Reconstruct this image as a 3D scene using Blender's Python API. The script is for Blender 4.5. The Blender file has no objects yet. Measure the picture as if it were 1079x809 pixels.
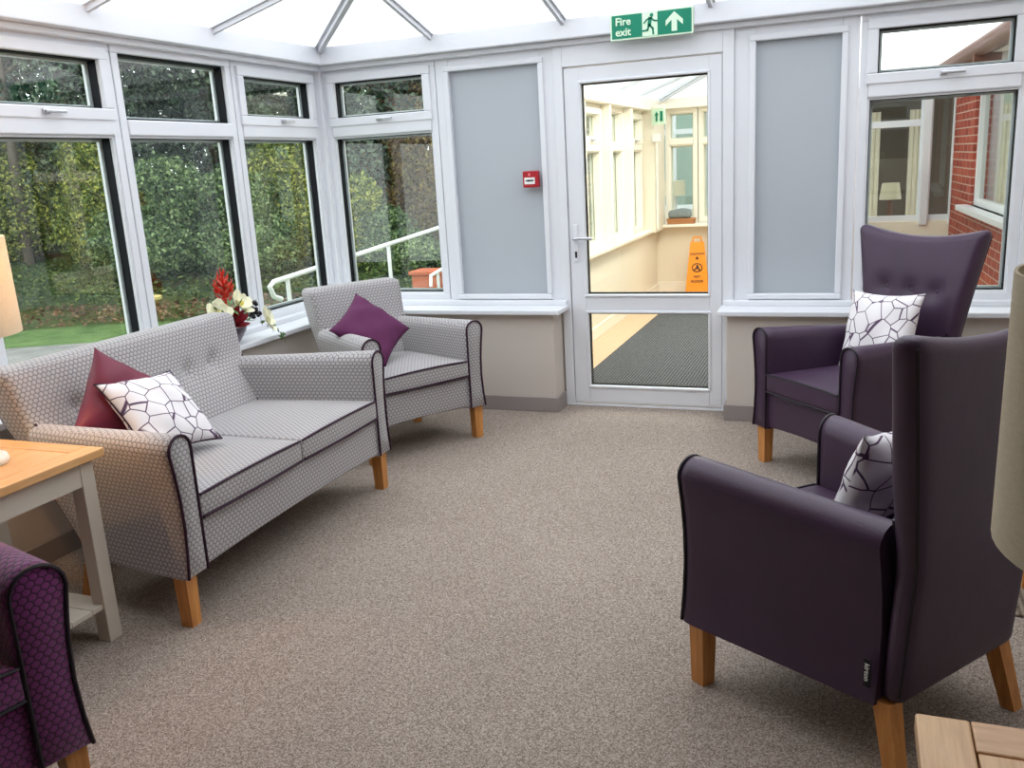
import bpy, bmesh, math, random
import numpy as np
from mathutils import Vector, Matrix
R = math.radians
random.seed(7)
C = bpy.context.scene.collection
sc = bpy.context.scene

# ------------------------------------------------------------------ camera, world, exposure
cam_d = bpy.data.cameras.new('camera')
cam = bpy.data.objects.new('camera', cam_d); C.objects.link(cam); sc.camera = cam
cam_d.sensor_fit = 'HORIZONTAL'; cam_d.sensor_width = 36.0
cam_d.lens = 936.75 / 1079.0 * 36.0
cam_d.clip_start = 0.02; cam_d.clip_end = 300
yaw, pit, rol = R(-21.3626), R(13.7496), R(-3.2506)
fw = Vector((math.sin(yaw)*math.cos(pit), math.cos(yaw)*math.cos(pit), -math.sin(pit)))
r0 = Vector((math.cos(yaw), -math.sin(yaw), 0)); u0 = r0.cross(fw)
rr = r0*math.cos(rol) + u0*math.sin(rol); uu = -r0*math.sin(rol) + u0*math.cos(rol)
cam.matrix_world = Matrix(((rr.x, uu.x, -fw.x, 3.3723), (rr.y, uu.y, -fw.y, -5.3800), (rr.z, uu.z, -fw.z, 1.5333), (0, 0, 0, 1)))

sc.view_settings.view_transform = 'Standard'; sc.view_settings.look = 'None'
sc.view_settings.gamma = 1.0; sc.view_settings.use_curve_mapping = False
sc.view_settings.exposure = 0.0
sc.cycles.use_denoising = True
sc.cycles.max_bounces = 10; sc.cycles.transparent_max_bounces = 24; sc.cycles.diffuse_bounces = 5
sc.cycles.sample_clamp_indirect = 6.0

world = bpy.data.worlds.new('overcast_sky'); sc.world = world; world.use_nodes = True
wn = world.node_tree; wn.nodes.clear()
w_out = wn.nodes.new('ShaderNodeOutputWorld'); w_bg = wn.nodes.new('ShaderNodeBackground')
w_tc = wn.nodes.new('ShaderNodeTexCoord'); w_sp = wn.nodes.new('ShaderNodeSeparateXYZ'); w_cr = wn.nodes.new('ShaderNodeValToRGB')
wn.links.new(w_tc.outputs['Generated'], w_sp.inputs[0]); wn.links.new(w_sp.outputs['Z'], w_cr.inputs[0])
w_cr.color_ramp.elements[0].position = 0.0; w_cr.color_ramp.elements[0].color = (0.95, 0.97, 1.0, 1)
w_cr.color_ramp.elements[1].position = 0.7; w_cr.color_ramp.elements[1].color = (0.93, 0.965, 1.0, 1)
wn.links.new(w_cr.outputs[0], w_bg.inputs[0]); w_bg.inputs[1].default_value = 3.0
wn.links.new(w_bg.outputs[0], w_out.inputs[0])

def area_light(name, loc, rot, sx, sy, power, col):
    l = bpy.data.lights.new(name, 'AREA'); l.shape = 'RECTANGLE'; l.size = sx; l.size_y = sy; l.energy = power; l.color = col
    o = bpy.data.objects.new(name, l); o.location = loc; o.rotation_euler = rot; C.objects.link(o); return o
# warm fill light added to brighten the passage beyond the door
area_light('passage_fill_light', (2.2, 2.2, 2.42), (0, 0, 0), 0.5, 2.4, 80, (1.0, 0.93, 0.82))

# ------------------------------------------------------------------ node helpers / materials
def srgb(r, g, b):
    f = lambda c: (c/255)/12.92 if c/255 <= 0.04045 else ((c/255+0.055)/1.055)**2.4
    return (f(r), f(g), f(b), 1)

class NT:
    def __init__(s, name):
        s.m = bpy.data.materials.new(name); s.m.use_nodes = True; s.t = s.m.node_tree
        s.b = s.t.nodes['Principled BSDF']; s.o = s.t.nodes['Material Output']
    def n(s, typ, **kw):
        x = s.t.nodes.new(typ)
        for k, v in kw.items(): setattr(x, k, v)
        return x
    def l(s, a, b): s.t.links.new(a, b)
    def val(s, sock, v):
        if isinstance(v, (int, float, tuple)): sock.default_value = v
        else: s.l(v, sock)
    def math(s, op, a, b=0.0, c=None):
        x = s.n('ShaderNodeMath', operation=op); s.val(x.inputs[0], a); s.val(x.inputs[1], b)
        if c is not None: s.val(x.inputs[2], c)
        return x.outputs[0]
    def vm(s, op, a, b=(0, 0, 0)):
        x = s.n('ShaderNodeVectorMath', operation=op); s.val(x.inputs[0], a); s.val(x.inputs[1], b)
        return x.outputs['Value'] if op in ('DOT_PRODUCT', 'LENGTH', 'DISTANCE') else x.outputs[0]
    def mix(s, f, a, b):
        x = s.n('ShaderNodeMix', data_type='RGBA'); s.val(x.inputs[0], f); s.val(x.inputs[6], a); s.val(x.inputs[7], b); return x.outputs[2]
    def ramp(s, f, stops):
        x = s.n('ShaderNodeValToRGB'); s.l(f, x.inputs[0]); e = x.color_ramp.elements
        while len(e) < len(stops): e.new(0.5)
        for i, (p, c) in enumerate(stops): e[i].position = p; e[i].color = c
        return x.outputs[0]
    def noise(s, vec, scale, detail=2.0, rough=0.5):
        x = s.n('ShaderNodeTexNoise'); x.inputs['Scale'].default_value = scale; x.inputs['Detail'].default_value = detail
        x.inputs['Roughness'].default_value = rough
        if vec is not None: s.l(vec, x.inputs['Vector'])
        return x.outputs['Fac']
    def obj(s): return s.n('ShaderNodeTexCoord').outputs['Object']
    def uv(s): return s.n('ShaderNodeTexCoord').outputs['UV']
    def bump(s, h, strength=0.3, dist=0.01):
        x = s.n('ShaderNodeBump'); x.inputs['Strength'].default_value = strength; x.inputs['Distance'].default_value = dist
        s.l(h, x.inputs['Height']); s.l(x.outputs[0], s.b.inputs['Normal'])
    def base(s, c): s.val(s.b.inputs['Base Color'], c)
    def set(s, rough=0.5, spec=0.5, metal=0.0):
        s.b.inputs['Roughness'].default_value = rough; s.b.inputs['Specular IOR Level'].default_value = spec; s.b.inputs['Metallic'].default_value = metal

def simple(name, col, rough=0.5, spec=0.5, metal=0.0, var=0.04, scale=6.0):
    t = NT(name); t.set(rough, spec, metal)
    n = t.noise(t.obj(), scale, 3.0)
    d = tuple(max(0, c*(1-var)) for c in col[:3])+(1,); e = tuple(min(1, c*(1+var)) for c in col[:3])+(1,)
    t.base(t.mix(n, d, e)); return t.m

M = {}
M['upvc'] = simple('white_upvc', srgb(226, 228, 233), 0.32, 0.5, var=0.015)
M['panel'] = simple('pale_grey_board', srgb(178, 184, 190), 0.6, 0.3, var=0.01)
M['wall'] = simple('warm_grey_plaster', srgb(204, 195, 186), 0.75, 0.2, var=0.02)
M['cream'] = simple('cream_plaster', srgb(238, 229, 210), 0.75, 0.2, var=0.02)
M['cream_pvc'] = simple('cream_white_frame', srgb(246, 240, 226), 0.4, 0.4, var=0.02)
M['skirt'] = simple('grey_vinyl_skirting', srgb(150, 141, 138), 0.6, 0.3, var=0.03)
M['gasket'] = simple('black_spacer', srgb(10, 12, 20), 0.6, 0.2)
M['metal'] = simple('satin_metal', srgb(200, 200, 205), 0.28, 0.5, 1.0)
M['dark'] = simple('black_plastic', srgb(20, 20, 22), 0.4)
M['oak'] = None
M['ceil'] = simple('ceiling_paint', srgb(225, 222, 216), 0.8, 0.2)
M['rafter'] = simple('grey_white_rafter', srgb(205, 207, 212), 0.4, 0.4)
M['red'] = simple('red_plastic', srgb(166, 20, 34), 0.35)
M['redlens'] = simple('pink_indicator', srgb(240, 120, 130), 0.3)
M['label'] = simple('white_label', srgb(235, 238, 235), 0.5)
M['green'] = simple('sign_green', srgb(0, 128, 98), 0.4, 0.4)
M['glow'] = simple('sign_pale_green', srgb(216, 240, 214), 0.5, 0.4)
M['orange'] = simple('orange_plastic', srgb(250, 150, 20), 0.4, 0.5)
M['cream_paint'] = simple('putty_cream_paint', srgb(205, 198, 184), 0.5, 0.35)
M['tag'] = simple('black_woven_tag', srgb(18, 16, 20), 0.8)
M['plum'] = simple('plum_velvet', srgb(92, 40, 78), 0.75, 0.25, var=0.15)
M['maroon'] = simple('maroon_satin', srgb(112, 34, 58), 0.5, 0.4, var=0.12)
M['piping'] = simple('dark_plum_piping', srgb(48, 20, 42), 0.6, 0.3)
M['blackpiping'] = simple('near_black_piping', srgb(26, 14, 28), 0.45, 0.4)
M['trunk'] = simple('bark', srgb(96, 88, 76), 0.9, 0.1, var=0.3, scale=14)
M['stone'] = simple('yellow_stone', srgb(196, 180, 120), 0.9, 0.1, var=0.2)
M['terracotta'] = simple('terracotta', srgb(196, 112, 82), 0.8, 0.2, var=0.15)
M['steelwhite'] = simple('white_painted_rail', srgb(238, 240, 242), 0.4, 0.4)
M['mat_edge'] = simple('black_rubber_edge', srgb(28, 28, 28), 0.8)
M['tan'] = simple('tan_vinyl_floor', srgb(214, 180, 148), 0.35, 0.5, var=0.05)
M['curtain'] = simple('cream_curtain', srgb(225, 215, 195), 0.8)
M['cardboard'] = simple('brown_cardboard', srgb(176, 120, 76), 0.8)
M['greycloth'] = simple('folded_grey_cloth', srgb(130, 140, 142), 0.9, var=0.15)
M['brownwood'] = simple('dark_brown_wood', srgb(96, 58, 42), 0.6)
M['gutter'] = simple('brown_gutter_plastic', srgb(120, 78, 66), 0.4)
M['fascia'] = simple('dull_white_board', srgb(230, 225, 222), 0.6)
M['darkroom'] = simple('dim_room_plaster', srgb(92, 82, 74), 0.8)  # kept dark so the unseen rear walls bounce less light

def mk_wood(name, c1, c2, axis='x', rough=0.4):
    t = NT(name); t.set(rough, 0.4)
    mp = t.n('ShaderNodeMapping'); t.l(t.obj(), mp.inputs[0])
    mp.inputs['Scale'].default_value = {'x': (1.2, 16, 16), 'y': (16, 1.2, 16), 'z': (16, 16, 1.2)}[axis]
    a = t.noise(mp.outputs[0], 3.0, 5.0, 0.6); w = t.noise(mp.outputs[0], 14.0, 2.0)
    f = t.math('ADD', t.math('MULTIPLY', a, 0.75), t.math('MULTIPLY', w, 0.25))
    t.base(t.ramp(f, [(0.30, c2), (0.62, c1)])); t.bump(f, 0.08, 0.003); return t.m
M['oak'] = mk_wood('oak_leg', srgb(214, 150, 84), srgb(180, 116, 58), 'z')
M['oakx'] = mk_wood('oak_top', srgb(224, 172, 112), srgb(196, 140, 84), 'x', 0.3)
M['oaky'] = mk_wood('oak_top_cross', srgb(226, 178, 122), srgb(200, 148, 94), 'y', 0.3)
M['oakpale'] = mk_wood('pale_oak', srgb(216, 178, 134), srgb(188, 148, 106), 'y', 0.35)
M['oakpalex'] = mk_wood('pale_oak_cross', srgb(206, 164, 126), srgb(180, 140, 102), 'x', 0.35)

def mk_carpet():
    t = NT('speckled_beige_carpet'); t.set(0.95, 0.05)
    o = t.obj()
    v = t.n('ShaderNodeTexVoronoi'); v.inputs['Scale'].default_value = 300; t.l(o, v.inputs['Vector'])
    sp = t.n('ShaderNodeSeparateColor'); t.l(v.outputs['Color'], sp.inputs[0])
    n2 = t.noise(o, 90, 3, 0.7); n3 = t.noise(o, 1.6, 2)
    f = t.math('ADD', t.math('MULTIPLY', sp.outputs[0], 0.55), t.math('MULTIPLY', n2, 0.45))
    f = t.math('ADD', f, t.math('MULTIPLY', t.math('SUBTRACT', n3, 0.5), 0.10))
    t.base(t.ramp(f, [(0.15, srgb(102, 90, 81)), (0.5, srgb(150, 137, 127)), (0.85, srgb(196, 183, 173))]))
    t.bump(f, 0.6, 0.006); return t.m
M['carpet'] = mk_carpet()

def mk_mat(name, a, b, sc_=120):
    t = NT(name); t.set(0.95, 0.05); o = t.obj()
    w = t.n('ShaderNodeTexWave'); w.inputs['Scale'].default_value = 14; w.inputs['Distortion'].default_value = 1.2; w.inputs['Detail'].default_value = 2
    w.inputs['Detail Scale'].default_value = 12
    t.l(o, w.inputs[0]); n = t.noise(o, sc_, 2, 0.7)
    f = t.math('ADD', t.math('MULTIPLY', w.outputs['Fac'], 0.35), t.math('MULTIPLY', n, 0.65))
    t.base(t.ramp(f, [(0.3, a), (0.7, b)])); t.bump(f, 0.5, 0.01); return t.m
M['mat'] = mk_mat('charcoal_ribbed_mat', srgb(48, 50, 54), srgb(112, 114, 118))
M['mat2'] = mk_mat('coarse_brown_mat', srgb(86, 76, 66), srgb(140, 128, 114))

def hex_height(t, cell, asp=1.0):
    mp = t.n('ShaderNodeMapping'); t.l(t.uv(), mp.inputs[0]); mp.inputs['Scale'].default_value = (1/cell, 1/(cell*asp), 0)
    p = t.vm('ADD', mp.outputs[0], (100, 100, 0)); h = (1.0, 1.7320508, 1.0)
    a = t.vm('SUBTRACT', t.vm('MODULO', p, h), (0.5, 0.8660254, 0))
    b = t.vm('SUBTRACT', t.vm('MODULO', t.vm('SUBTRACT', p, (0.5, 0.8660254, 0)), h), (0.5, 0.8660254, 0))
    fl = (1, 1, 0)
    a = t.vm('MULTIPLY', a, fl); b = t.vm('MULTIPLY', b, fl)
    c = t.math('LESS_THAN', t.vm('DOT_PRODUCT', a, a), t.vm('DOT_PRODUCT', b, b))
    mx = t.n('ShaderNodeMix', data_type='VECTOR'); t.l(c, mx.inputs[0]); t.l(b, mx.inputs[4]); t.l(a, mx.inputs[5])
    g = t.vm('ABSOLUTE', mx.outputs[1]); s = t.n('ShaderNodeSeparateXYZ'); t.l(g, s.inputs[0])
    e = t.math('SUBTRACT', 0.5, t.math('MAXIMUM', t.vm('DOT_PRODUCT', g, (0.5, 0.8660254, 0)), s.outputs[0]))
    return e                                     # 0 at the hexagon edges, 0.5 in the middle

def mk_hexfab(name, line, face, cell=0.022, rough=0.85, sheen=0.3):
    t = NT(name); t.set(rough, 0.25); t.b.inputs['Sheen Weight'].default_value = sheen
    e = hex_height(t, cell, 0.85); n = t.noise(t.obj(), 500, 2)
    f = t.math('ADD', e, t.math('MULTIPLY', t.math('SUBTRACT', n, 0.5), 0.10))
    t.base(t.ramp(f, [(0.03, line), (0.16, face)]))
    t.bump(t.math('MINIMUM', e, 0.28), 0.55, 0.006); return t.m
M['grey_fab'] = mk_hexfab('grey_honeycomb_fabric', srgb(118, 115, 118), srgb(178, 174, 174))
M['purple_fab'] = mk_hexfab('purple_honeycomb_fabric', srgb(52, 14, 48), srgb(116, 42, 104), sheen=0.5)

def mk_vinyl():
    t = NT('aubergine_vinyl'); t.set(0.42, 0.45); o = t.obj()
    n = t.noise(o, 5, 3); t.base(t.mix(n, srgb(58, 40, 60), srgb(70, 49, 72)))
    v = t.n('ShaderNodeTexVoronoi'); v.inputs['Scale'].default_value = 260; t.l(o, v.inputs['Vector'])
    h = t.math('ADD', t.math('MULTIPLY', v.outputs['Distance'], 0.3), t.math('MULTIPLY', t.noise(o, 7, 2), 2.0))
    t.bump(h, 0.25, 0.004); return t.m
M['vinyl'] = mk_vinyl()

def mk_geo():
    t = NT('white_cushion_with_crackle_lines'); t.set(0.8, 0.2)
    v = t.n('ShaderNodeTexVoronoi', feature='DISTANCE_TO_EDGE'); v.inputs['Scale'].default_value = 13.5; v.inputs['Randomness'].default_value = 0.72
    t.l(t.uv(), v.inputs['Vector'])
    t.base(t.ramp(v.outputs['Distance'], [(0.018, srgb(88, 66, 92)), (0.034, srgb(232, 228, 230))]))
    t.bump(t.noise(t.obj(), 420, 2), 0.15, 0.002); return t.m
M['geo'] = mk_geo()

def mk_shade():
    t = NT('oatmeal_linen_shade'); t.set(0.85, 0.1); o = t.obj()
    mp = t.n('ShaderNodeMapping'); t.l(o, mp.inputs[0]); mp.inputs['Scale'].default_value = (1, 1, 6)
    n = t.noise(mp.outputs[0], 60, 3, 0.6)
    col = t.mix(n, srgb(214, 202, 176), srgb(238, 230, 208)); t.base(col)
    tr = t.n('ShaderNodeBsdfTranslucent'); t.l(col, tr.inputs[0])
    ms = t.n('ShaderNodeMixShader'); ms.inputs[0].default_value = 0.22
    t.l(t.b.outputs[0], ms.inputs[1]); t.l(tr.outputs[0], ms.inputs[2]); t.l(ms.outputs[0], t.o.inputs[0])
    t.bump(n, 0.2, 0.002); return t.m
M['shade'] = mk_shade()

def mk_glass(name, tint, f0=0.06):
    t = NT(name); t.t.nodes.remove(t.b)
    tr = t.n('ShaderNodeBsdfTransparent'); tr.inputs[0].default_value = tint
    gl = t.n('ShaderNodeBsdfGlossy'); gl.inputs['Roughness'].default_value = 0.0
    lw = t.n('ShaderNodeLayerWeight'); lw.inputs[0].default_value = 0.5
    p = t.math('POWER', lw.outputs['Facing'], 4.6)
    f = t.math('ADD', t.math('MULTIPLY', p, 1-f0), f0)
    ms = t.n('ShaderNodeMixShader'); t.l(f, ms.inputs[0]); t.l(tr.outputs[0], ms.inputs[1]); t.l(gl.outputs[0], ms.inputs[2])
    t.l(ms.outputs[0], t.o.inputs[0]); return t.m
M['glass'] = mk_glass('window_glass', (0.92, 0.95, 0.93, 1), 0.05)
def mk_opal():
    t = NT('opal_roof_sheet'); t.t.nodes.remove(t.b)
    tr = t.n('ShaderNodeBsdfTransparent'); tr.inputs[0].default_value = (0.93, 0.95, 0.97, 1)
    tl_ = t.n('ShaderNodeBsdfTranslucent'); tl_.inputs[0].default_value = (0.95, 0.96, 0.98, 1)
    ms = t.n('ShaderNodeMixShader'); ms.inputs[0].default_value = 0.62
    t.l(tr.outputs[0], ms.inputs[1]); t.l(tl_.outputs[0], ms.inputs[2]); t.l(ms.outputs[0], t.o.inputs[0]); return t.m
M['roofglass'] = mk_opal()

def mk_brick():
    t = NT('red_brick'); t.set(0.85, 0.2)
    b = t.n('ShaderNodeTexBrick'); t.l(t.uv(), b.inputs[0])
    b.inputs['Color1'].default_value = srgb(176, 84, 66); b.inputs['Color2'].default_value = srgb(146, 62, 50); b.inputs['Mortar'].default_value = srgb(190, 160, 146)
    b.inputs['Scale'].default_value = 1.0; b.inputs['Mortar Size'].default_value = 0.006; b.inputs['Brick Width'].default_value = 0.225; b.inputs['Row Height'].default_value = 0.075
    t.base(b.outputs[0]); t.bump(b.outputs['Fac'], -0.4, 0.01); return t.m
M['brick'] = mk_brick()
def mk_tiles():
    t = NT('brown_roof_tiles'); t.set(0.85, 0.2)
    b = t.n('ShaderNodeTexBrick'); t.l(t.uv(), b.inputs[0])
    b.inputs['Color1'].default_value = srgb(150, 112, 98); b.inputs['Color2'].default_value = srgb(120, 86, 76); b.inputs['Mortar'].default_value = srgb(60, 44, 40)
    b.inputs['Scale'].default_value = 1.0; b.inputs['Mortar Size'].default_value = 0.01; b.inputs['Brick Width'].default_value = 0.2; b.inputs['Row Height'].default_value = 0.2
    t.base(b.outputs[0]); return t.m
M['tiles'] = mk_tiles()

def mk_leaf(name, cols, scale=0.7):
    t = NT(name); t.set(0.55, 0.3)
    g = t.n('ShaderNodeNewGeometry'); n = t.noise(t.obj(), scale, 3, 0.6)
    f = t.math('ADD', t.math('MULTIPLY', g.outputs['Random Per Island'], 0.75), t.math('MULTIPLY', t.math('SUBTRACT', n, 0.35), 1.1))  # per-leaf spread also puts shaded gaps and highlights into the colour
    st = [(i/(len(cols)-1)*0.8+0.1, srgb(*c)) for i, c in enumerate(cols)]
    col = t.ramp(f, st); t.base(col)
    tr = t.n('ShaderNodeBsdfTranslucent'); t.l(col, tr.inputs[0])
    ms = t.n('ShaderNodeMixShader'); ms.inputs[0].default_value = 0.3
    t.l(t.b.outputs[0], ms.inputs[1]); t.l(tr.outputs[0], ms.inputs[2]); t.l(ms.outputs[0], t.o.inputs[0]); return t.m
M['leaf_dark'] = mk_leaf('dark_evergreen_leaves', [(24, 38, 32), (66, 88, 70), (144, 162, 134)])
M['leaf_mid'] = mk_leaf('mid_green_leaves', [(30, 48, 34), (82, 110, 70), (164, 184, 128)])
M['leaf_lime'] = mk_leaf('yellow_green_leaves', [(44, 62, 36), (106, 126, 60), (204, 204, 104)])
M['leaf_brown'] = mk_leaf('russet_twiggy_leaves', [(74, 60, 44), (124, 96, 72), (160, 150, 84)])
M['leaf_ivy'] = mk_leaf('ivy_leaves', [(36, 54, 34), (66, 92, 54), (130, 146, 80)], 1.4)
M['litter'] = mk_leaf('fallen_leaves', [(76, 56, 42), (124, 88, 68), (160, 134, 100)], 2.0)
def mk_ground(name, stops, scale):
    t = NT(name); t.set(0.95, 0.05); n = t.math('ADD', t.math('MULTIPLY', t.noise(t.obj(), scale, 5, 0.65), 0.7), t.math('MULTIPLY', t.noise(t.obj(), scale*20, 3, 0.7), 0.3))
    t.base(t.ramp(n, stops)); t.bump(n, 0.5, 0.02); return t.m
M['lawn'] = mk_ground('mown_grass', [(0.35, srgb(70, 94, 54)), (0.65, srgb(114, 138, 86))], 2.2)
M['path'] = mk_ground('grey_path', [(0.35, srgb(120, 120, 118)), (0.65, srgb(158, 156, 152))], 3)
M['soil'] = mk_ground('dark_soil_and_ivy', [(0.35, srgb(50, 50, 34)), (0.5, srgb(70, 88, 48)), (0.68, srgb(112, 86, 64))], 1.6)
M['petal_w'] = simple('cream_white_petal', srgb(244, 242, 212), 0.6)
M['petal_y'] = simple('yellow_flower_centre', srgb(214, 200, 90), 0.7)
M['petal_r'] = simple('orange_red_bract', srgb(206, 50, 24), 0.5, var=0.2)
M['petal_d'] = simple('dark_crimson_petal', srgb(120, 14, 26), 0.5, var=0.2)
M['stem'] = simple('silk_leaf_green', srgb(84, 120, 60), 0.5, var=0.2)
M['grape'] = simple('black_berry', srgb(22, 14, 26), 0.3)
M['pot'] = simple('grey_glazed_bowl', srgb(120, 112, 124), 0.3)

# ------------------------------------------------------------------ object helpers
def link(name, me, mat, parent=None, smooth=False, kind=None):
    o = bpy.data.objects.new(name, me); C.objects.link(o)
    if mat is not None and not me.materials:
        for m_ in (mat if isinstance(mat, (list, tuple)) else [mat]): me.materials.append(m_)
    if parent is not None: o.parent = parent
    if smooth:
        me.polygons.foreach_set('use_smooth', [True]*len(me.polygons))
    if kind: o['kind'] = kind
    return o
def tag(o, label=None, cat=None, group=None, kind=None):
    if label: o['label'] = label
    if cat: o['category'] = cat
    if group: o['group'] = group
    if kind: o['kind'] = kind
    return o
def thing(name, loc=(0, 0, 0), rz=0, label=None, cat=None, group=None, kind=None):
    o = bpy.data.objects.new(name, None); C.objects.link(o); o.location = loc; o.rotation_euler = (0, 0, rz); o.empty_display_size = 0.1
    return tag(o, label, cat, group, kind)
def copy_tree(o, parent=None):
    c = o.copy(); C.objects.link(c)
    if parent is not None: c.parent = parent
    for ch in list(o.children): copy_tree(ch, c)
    return c
def box_uv(me):
    uvl = me.uv_layers.new(name='UVMap'); 
    for p in me.polygons:
        n = p.normal; a = max(range(3), key=lambda i: abs(n[i]))
        for li in p.loop_indices:
            v = me.vertices[me.loops[li].vertex_index].co
            uvl.data[li].uv = (v[1], v[2]) if a == 0 else (v[0], v[2]) if a == 1 else (v[0], v[1])

class MB:
    def __init__(s): s.b = bmesh.new()
    def box(s, x0, x1, y0, y1, z0, z1, bev=0.0, rot=None, piv=None):
        x0, x1 = sorted((x0, x1)); y0, y1 = sorted((y0, y1)); z0, z1 = sorted((z0, z1))
        vs = [s.b.verts.new(p) for p in [(x0,y0,z0),(x1,y0,z0),(x1,y1,z0),(x0,y1,z0),(x0,y0,z1),(x1,y0,z1),(x1,y1,z1),(x0,y1,z1)]]
        fs = [s.b.faces.new([vs[i] for i in q]) for q in [(3,2,1,0),(4,5,6,7),(0,1,5,4),(1,2,6,5),(2,3,7,6),(3,0,4,7)]]
        if bev > 0:
            es = list({e for f in fs for e in f.edges})
            r = bmesh.ops.bevel(s.b, geom=es, offset=bev, segments=2, affect='EDGES', profile=0.5)
            vs = list({v for f in r['faces'] for v in f.verts} | {v for v in vs if v.is_valid})
        if rot is not None:
            bmesh.ops.transform(s.b, matrix=Matrix.Translation(Vector(piv)) @ rot.to_4x4() @ Matrix.Translation(-Vector(piv)), verts=[v for v in vs if v.is_valid])
        return s
    def hexa(s, bot, top):            # two quads
        vb = [s.b.verts.new(p) for p in bot]; vt = [s.b.verts.new(p) for p in top]
        s.b.faces.new(vb[::-1]); s.b.faces.new(vt)
        for i in range(4): s.b.faces.new([vb[i], vb[(i+1) % 4], vt[(i+1) % 4], vt[i]])
        return s
    def tube(s, pts, r, seg=8, closed=False, taper=None):
        pts = [Vector(p) for p in pts]; n = len(pts); rings = []; up = None
        for i, p in enumerate(pts):
            if closed: t = pts[(i+1) % n] - pts[i-1]
            else: t = pts[min(i+1, n-1)] - pts[max(i-1, 0)]
            t.normalize()
            if up is None: up = Vector((0, 0, 1)) if abs(t.z) < 0.9 else Vector((1, 0, 0))
            a = t.cross(up).normalized(); b_ = a.cross(t).normalized(); up = b_
            rad = r if taper is None else r*(1+(taper-1)*i/(n-1))
            rings.append([s.b.verts.new(p + a*rad*math.cos(2*math.pi*k/seg) + b_*rad*math.sin(2*math.pi*k/seg)) for k in range(seg)])
        for i in range(n if closed else n-1):
            A, B = rings[i], rings[(i+1) % n]
            for k in range(seg): s.b.faces.new([A[k], A[(k+1) % seg], B[(k+1) % seg], B[k]])
        if not closed: s.b.faces.new(rings[0][::-1]); s.b.faces.new(rings[-1])
        return s
    def lathe(s, prof, cx=0, cy=0, seg=24, cap=True):
        rings = [[s.b.verts.new((cx+r*math.cos(2*math.pi*k/seg), cy+r*math.sin(2*math.pi*k/seg), z)) for k in range(seg)] for r, z in prof]
        for A, B in zip(rings, rings[1:]):
            for k in range(seg): s.b.faces.new([A[k], A[(k+1) % seg], B[(k+1) % seg], B[k]])
        if cap: s.b.faces.new(rings[0][::-1]); s.b.faces.new(rings[-1])
        return s
    def loft(s, rings, cap=True):
        R_ = [[s.b.verts.new(p) for p in r] for r in rings]; n = len(R_[0])
        for A, B in zip(R_, R_[1:]):
            for k in range(n): s.b.faces.new([A[k], A[(k+1) % n], B[(k+1) % n], B[k]])
        if cap: s.b.faces.new(R_[0][::-1]); s.b.faces.new(R_[-1])
        return s
    def poly(s, pts, thick):           # pts coplanar polygon, extruded by vector thick
        t = Vector(thick); A = [s.b.verts.new(p) for p in pts]; B = [s.b.verts.new(Vector(p)+t) for p in pts]
        s.b.faces.new(A[::-1]); s.b.faces.new(B); n = len(pts)
        for i in range(n): s.b.faces.new([A[i], A[(i+1) % n], B[(i+1) % n], B[i]])
        return s
    def quad(s, pts): s.b.faces.new([s.b.verts.new(p) for p in pts]); return s
    def sphere(s, c, r, sx=1, sy=1, sz=1, sub=2):
        bmesh.ops.create_icosphere(s.b, subdivisions=sub, radius=r, matrix=Matrix.Translation(Vector(c)) @ Matrix.Diagonal((sx, sy, sz, 1)))
        return s
    def rbox(s, x0, x1, y0, y1, z0, z1, r, step=0.06, deform=None):
        hx, hy, hz = (x1-x0)/2, (y1-y0)/2, (z1-z0)/2; c = Vector(((x0+x1)/2, (y0+y1)/2, (z0+z1)/2))
        def coords(h):
            rr_ = min(r, h*0.999); a = [-h, -h+rr_*0.12, -h+rr_*0.35, -h+rr_*0.65, -h+rr_]
            m = max(1, int(round((2*h-2*rr_)/step))); mid = [-h+rr_+(2*h-2*rr_)*i/m for i in range(1, m)]
            return a + mid + [-v for v in a[::-1]]
        X, Y, Z = coords(hx), coords(hy), coords(hz); new = []
        def grid(us, vs, fn):
            g = [[s.b.verts.new(fn(u, v)) for v in vs] for u in us]
            for i in range(len(us)-1):
                for j in range(len(vs)-1): s.b.faces.new([g[i][j], g[i+1][j], g[i+1][j+1], g[i][j+1]])
            for row in g: new.extend(row)
        grid(X, Y, lambda u, v: (u, v, hz)); grid(X, Y[::-1], lambda u, v: (u, v, -hz))
        grid(X, Z, lambda u, v: (u, -hy, v)); grid(X, Z[::-1], lambda u, v: (u, hy, v))
        grid(Y, Z, lambda u, v: (hx, u, v)); grid(Y, Z[::-1], lambda u, v: (-hx, u, v))
        for v in new:
            p = v.co; inn = Vector([max(-(h-min(r, h)), min(h-min(r, h), q)) for q, h in zip(p, (hx, hy, hz))])
            d = p - inn
            if d.length > 1e-9: p = inn + d.normalized()*min(r, d.length if d.length < r else r)
            q = c + p
            v.co = Vector(deform(*q)) if deform else q
        bmesh.ops.remove_doubles(s.b, verts=new, dist=1e-5)
        return s
    def build(s, name, mat, parent=None, smooth=False, uv=False, kind=None, fix=True):
        if fix: bmesh.ops.recalc_face_normals(s.b, faces=s.b.faces)
        me = bpy.data.meshes.new(name); s.b.to_mesh(me); s.b.free()
        if uv: box_uv(me)
        o = link(name, me, mat, parent, False, kind)
        if smooth:
            me.polygons.foreach_set('use_smooth', [True]*len(me.polygons))
            try: me.set_sharp_from_angle(angle=R(50))
            except Exception: pass
        return o

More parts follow.
